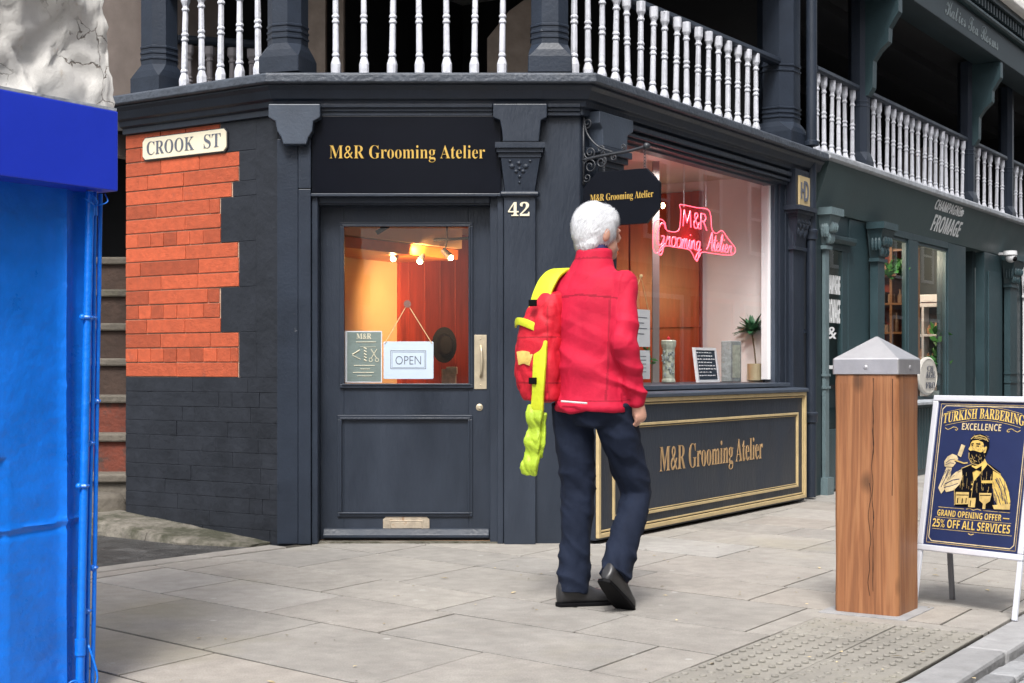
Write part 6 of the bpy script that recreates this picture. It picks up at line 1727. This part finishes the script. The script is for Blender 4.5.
def tw(p):
    l = p - PB; lz = l.z; a_ = l.dot(prt); b_ = l.dot(pf)
    f_ = noise.noise(Vector((a_ * 8, b_ * 8, lz * 6))) * .007
    k = math.exp(-((lz - .15) / .11) ** 2) + .7 * math.exp(-((lz - .50) / .12) ** 2) + .6 * math.exp(-((lz - .80) / .08) ** 2)
    f_ += (rid0(Vector((a_ * 6, b_ * 6, lz * 13 + a_ * 9 + b_ * 5))) - .4) * (.004 + .011 * k)
    f_ -= rid0(Vector((a_ * 10 + 5, b_ * 10, lz * 3.5))) * .006
    return f_
remesh(t, 'trousers', 'navy_cloth', man, .0080, 6, .5, tw)
# shoes
def shoe(a_, fwd, toe_drop, nm):
    s = MB(); r_ = Vector((fwd.y, -fwd.x, 0)); d_ = (fwd - UP * toe_drop).normalized(); u_ = r_.cross(d_).normalized()
    o_ = a_ - u_ * .035 - d_ * .06
    def ring(x, w_, h0, h1): return [o_ + d_ * x + r_ * (w_ * math.cos(q)) + u_ * ((h0 + h1) / 2 + (h1 - h0) / 2 * math.sin(q)) for q in (2 * math.pi * k / 18 for k in range(18))]
    s.rings([ring(-.012, .018, -.030, .04), ring(0, .030, -.045, .06), ring(.05, .036, -.048, .07), ring(.10, .040, -.048, .055), ring(.16, .047, -.048, .025), ring(.21, .047, -.047, .012), ring(.245, .036, -.044, -.002), ring(.262, .016, -.038, -.015)])
    sh_ = remesh(s, nm, 'shoe', man, .006, 4, .5)
    so = MB(); so.rings([[o_ + d_ * (x_ * 1.0) + r_ * y_ + u_ * hh for x_, y_ in ((-.018, 0), (-.008, .030), (.05, .039), (.10, .043), (.16, .050), (.21, .050), (.248, .038), (.266, .012), (.266, -.012), (.248, -.038), (.21, -.050), (.16, -.050), (.10, -.043), (.05, -.039), (-.008, -.030))] for hh in (-.050, -.034)])
    so.build('sole', 'black', sh_, bevel=.003); return sh_
    return remesh(s, nm, 'shoe', man, .006, 4, .5)
fdir = (pf * .78 + prt * .62).normalized()
shoe(q3(-.085, -.015, .085), fdir, .0, 'shoe'); shoe(ankR, pf, .75, 'shoe')
# jacket: body, sleeves, collar, seams
j = MB()
tor = [(.835, .172, .132, .0), (.87, .176, .136, .0), (.98, .170, .130, .0), (1.08, .166, .126, .0), (1.20, .168, .126, .0), (1.30, .174, .122, .0), (1.36, .176, .112, .0), (1.405, .156, .100, .005), (1.445, .114, .088, .01), (1.49, .082, .078, .016), (1.53, .074, .076, .022)]
j.rings([oval(q3(0, b_, z), ra, rb, 28) for z, ra, rb, b_ in tor])
j.chain([shR, shR.lerp(elR, .5), elR, elR.lerp(wrR, .5), wrR + (wrR - elR).normalized() * .0], [.070, .064, .060, .054, .048], 18)
j.chain([shL, shL.lerp(elL, .5), elL, elL.lerp(wrL, .5), wrL], [.086, .074, .066, .06, .052], 18)
def rid(v): return 1 - min(1, abs(noise.noise(v)) * 2.6)           # sharp crease where the noise crosses zero
def jw(p):
    l = p - PB; a_ = l.dot(prt); b_ = l.dot(pf); z = l.z
    f_ = noise.noise(Vector((a_ * 5, b_ * 5, z * 8 + a_ * 5))) * .010
    low = math.exp(-((z - .98) / .14) ** 2)
    f_ += (rid(Vector((a_ * 3.0, b_ * 3.0, z * 10 + a_ * 4 + 2))) - .4) * (.004 + .010 * low)
    f_ -= rid(Vector((a_ * 7 + 3, b_ * 5, z * 6 - a_ * 8))) * .006
    if abs(a_) > .17: f_ += (rid(Vector((a_ * 3, b_ * 6 + z * 6, z * 6.5 + 1.7))) - .5) * .008
    f_ += .008 * math.exp(-((z - .855) / .02) ** 2)
    return f_
def seam(p):
    l = p - PB; a_ = l.dot(prt); z = l.z; b_ = l.dot(pf)
    if abs(z - (1.335 - .02 * abs(a_) / .2)) < .0042 and abs(a_) < .165 and b_ < 0: return .12
    if abs(z - .885) < .0042 and abs(a_) < .19: return .15
    if abs(abs(a_) - (.135 - .05 * (1.3 - z) * .5)) < .0040 and .885 < z < 1.33 and b_ < 0: return .22
    if z > 1.48 and abs(z - 1.492) < .004: return .15
    return .5
jk = remesh(j, 'jacket', 'red_jacket', man, .0055, 18, .5, jw, seam)
c = MB(); c.rings([oval(q3(0, b_, z), ra, rb, 26) for z, ra, rb, b_ in ((1.505, .062, .066, .018), (1.535, .062, .068, .024), (1.562, .063, .069, .028))]); c.build('collar', 'collar', man, smooth=True)
w = MB(); w.tube([q3(-.06 + .018 * k, -.148 - .001, .884 - .001 * k) for k in range(8)], .0045, 6); w.build('reflective_tab', 'reflective', jk)
# rucksack slung over the left shoulder, with its lime straps
bgc = q3(-.195, -.085, 1.10)
bag = thing('rucksack', bgc, 'red rucksack with lime yellow straps slung at the left side of the pedestrian', 'rucksack')
g = MB()
def bring_(z, ra, rb, da=0, n=26): return [bgc + prt * (da + ra * (abs(math.cos(t_)) ** .7) * (1 if math.cos(t_) > 0 else -1)) + pf * (rb * (abs(math.sin(t_)) ** .7) * (1 if math.sin(t_) > 0 else -1)) + UP * (z - 1.10) for t_ in (2 * math.pi * k / n for k in range(n))]
g.rings([bring_(.875, .05, .05, .02), bring_(.885, .085, .075, .01), bring_(.93, .105, .09), bring_(1.0, .112, .098, -.006), bring_(1.12, .112, .10, -.004), bring_(1.22, .100, .092, .012), bring_(1.30, .080, .075, .035), bring_(1.345, .05, .05, .055), bring_(1.355, .02, .02, .06)])
def bseam(p):
    l = p - bgc; a_ = l.dot(prt); z = l.z
    if abs(z - .055 - .3 * a_ * a_) < .004 or abs(z + .14) < .004: return .1
    if abs(abs(a_ - .0) - .075) < .004 and z < .2: return .2
    return .5
remesh(g, 'bag', 'red_bag', bag, .0075, 4, .5, lambda p: noise.noise(p * 9) * .008 - (1 - min(1, abs(noise.noise(p * 13)) * 3)) * .006, bseam)
for dz_b in (.20, -.13):
    w = MB(); w.box(Fr((bgc - pf * .105 + prt * .02).xy[:], (CS, -SN)), -.018, .018, -.004, .010, bgc.z + dz_b - .014, bgc.z + dz_b + .014); w.build('buckle', 'black', bag, bevel=.003)
w = MB(); 
def strap(mb, P, wd_, th=.006, side=None):
    P = catmull(P, 6); rings = []
    for i, p in enumerate(P):
        d_ = (P[min(i + 1, len(P) - 1)] - P[max(i - 1, 0)]).normalized(); s_ = side - d_ * side.dot(d_); s_.normalize(); n_ = d_.cross(s_)
        wv = wd_ * (1 + .12 * noise.noise(p * 20))
        rings.append([p + s_ * wv / 2 + n_ * th / 2, p + s_ * wv / 2 - n_ * th / 2, p - s_ * wv / 2 - n_ * th / 2, p - s_ * wv / 2 + n_ * th / 2])
    mb.rings(rings)
strap(w, [q3(-.125, .12, 1.37), q3(-.130, .075, 1.435), q3(-.137, .0, 1.452), q3(-.148, -.075, 1.425), q3(-.165, -.120, 1.36), q3(-.182, -.142, 1.27)], .092, .012, prt)
w.build('shoulder_strap', 'lime', bag, bevel=.003, smooth='angle')
w = MB(); strap(w, [q3(-.306, -.125, 1.212), q3(-.265, -.170, 1.225), q3(-.215, -.180, 1.215), q3(-.160, -.170, 1.19)], .032, .008, UP); w.build('top_band', 'lime', bag, bevel=.002, smooth='angle')
w = MB(); strap(w, [q3(-0.260, -.178, 1.065), q3(-0.225, -.182, 1.07), q3(-0.190, -.178, 1.06)], .055, .008, UP); w.build('badge', 'print_yellow', bag, bevel=.002, smooth='angle')
w = MB(); strap(w, [q3(-0.150, -.165, 1.14), q3(-0.150, -.182, 1.0), q3(-0.160, -.178, .88), q3(-0.170, -.17, .83)], .060, .014, prt); w.build('side_strap', 'lime', bag, bevel=.003, smooth='angle')
w = MB()
strap(w, [q3(-.172, -.172, .865), q3(-.176, -.180, .81), q3(-.182, -.168, .765), q3(-.186, -.178, .71), q3(-.196, -.166, .66), q3(-.206, -.172, .61), q3(-.214, -.160, .565)], .074, .020, prt)
strap(w, [q3(-.160, -.160, .83), q3(-.164, -.150, .77), q3(-.172, -.158, .70), q3(-.182, -.148, .64)], .060, .018, (prt + pf * .6).normalized())
remesh(w, 'hanging_roll', 'lime_green', bag, .005, 3, .5, lambda p: noise.noise(p * 14) * .008 - (1 - min(1, abs(noise.noise(Vector((p.x * 26, p.y * 26, p.z * 11)))) * 3)) * .006)
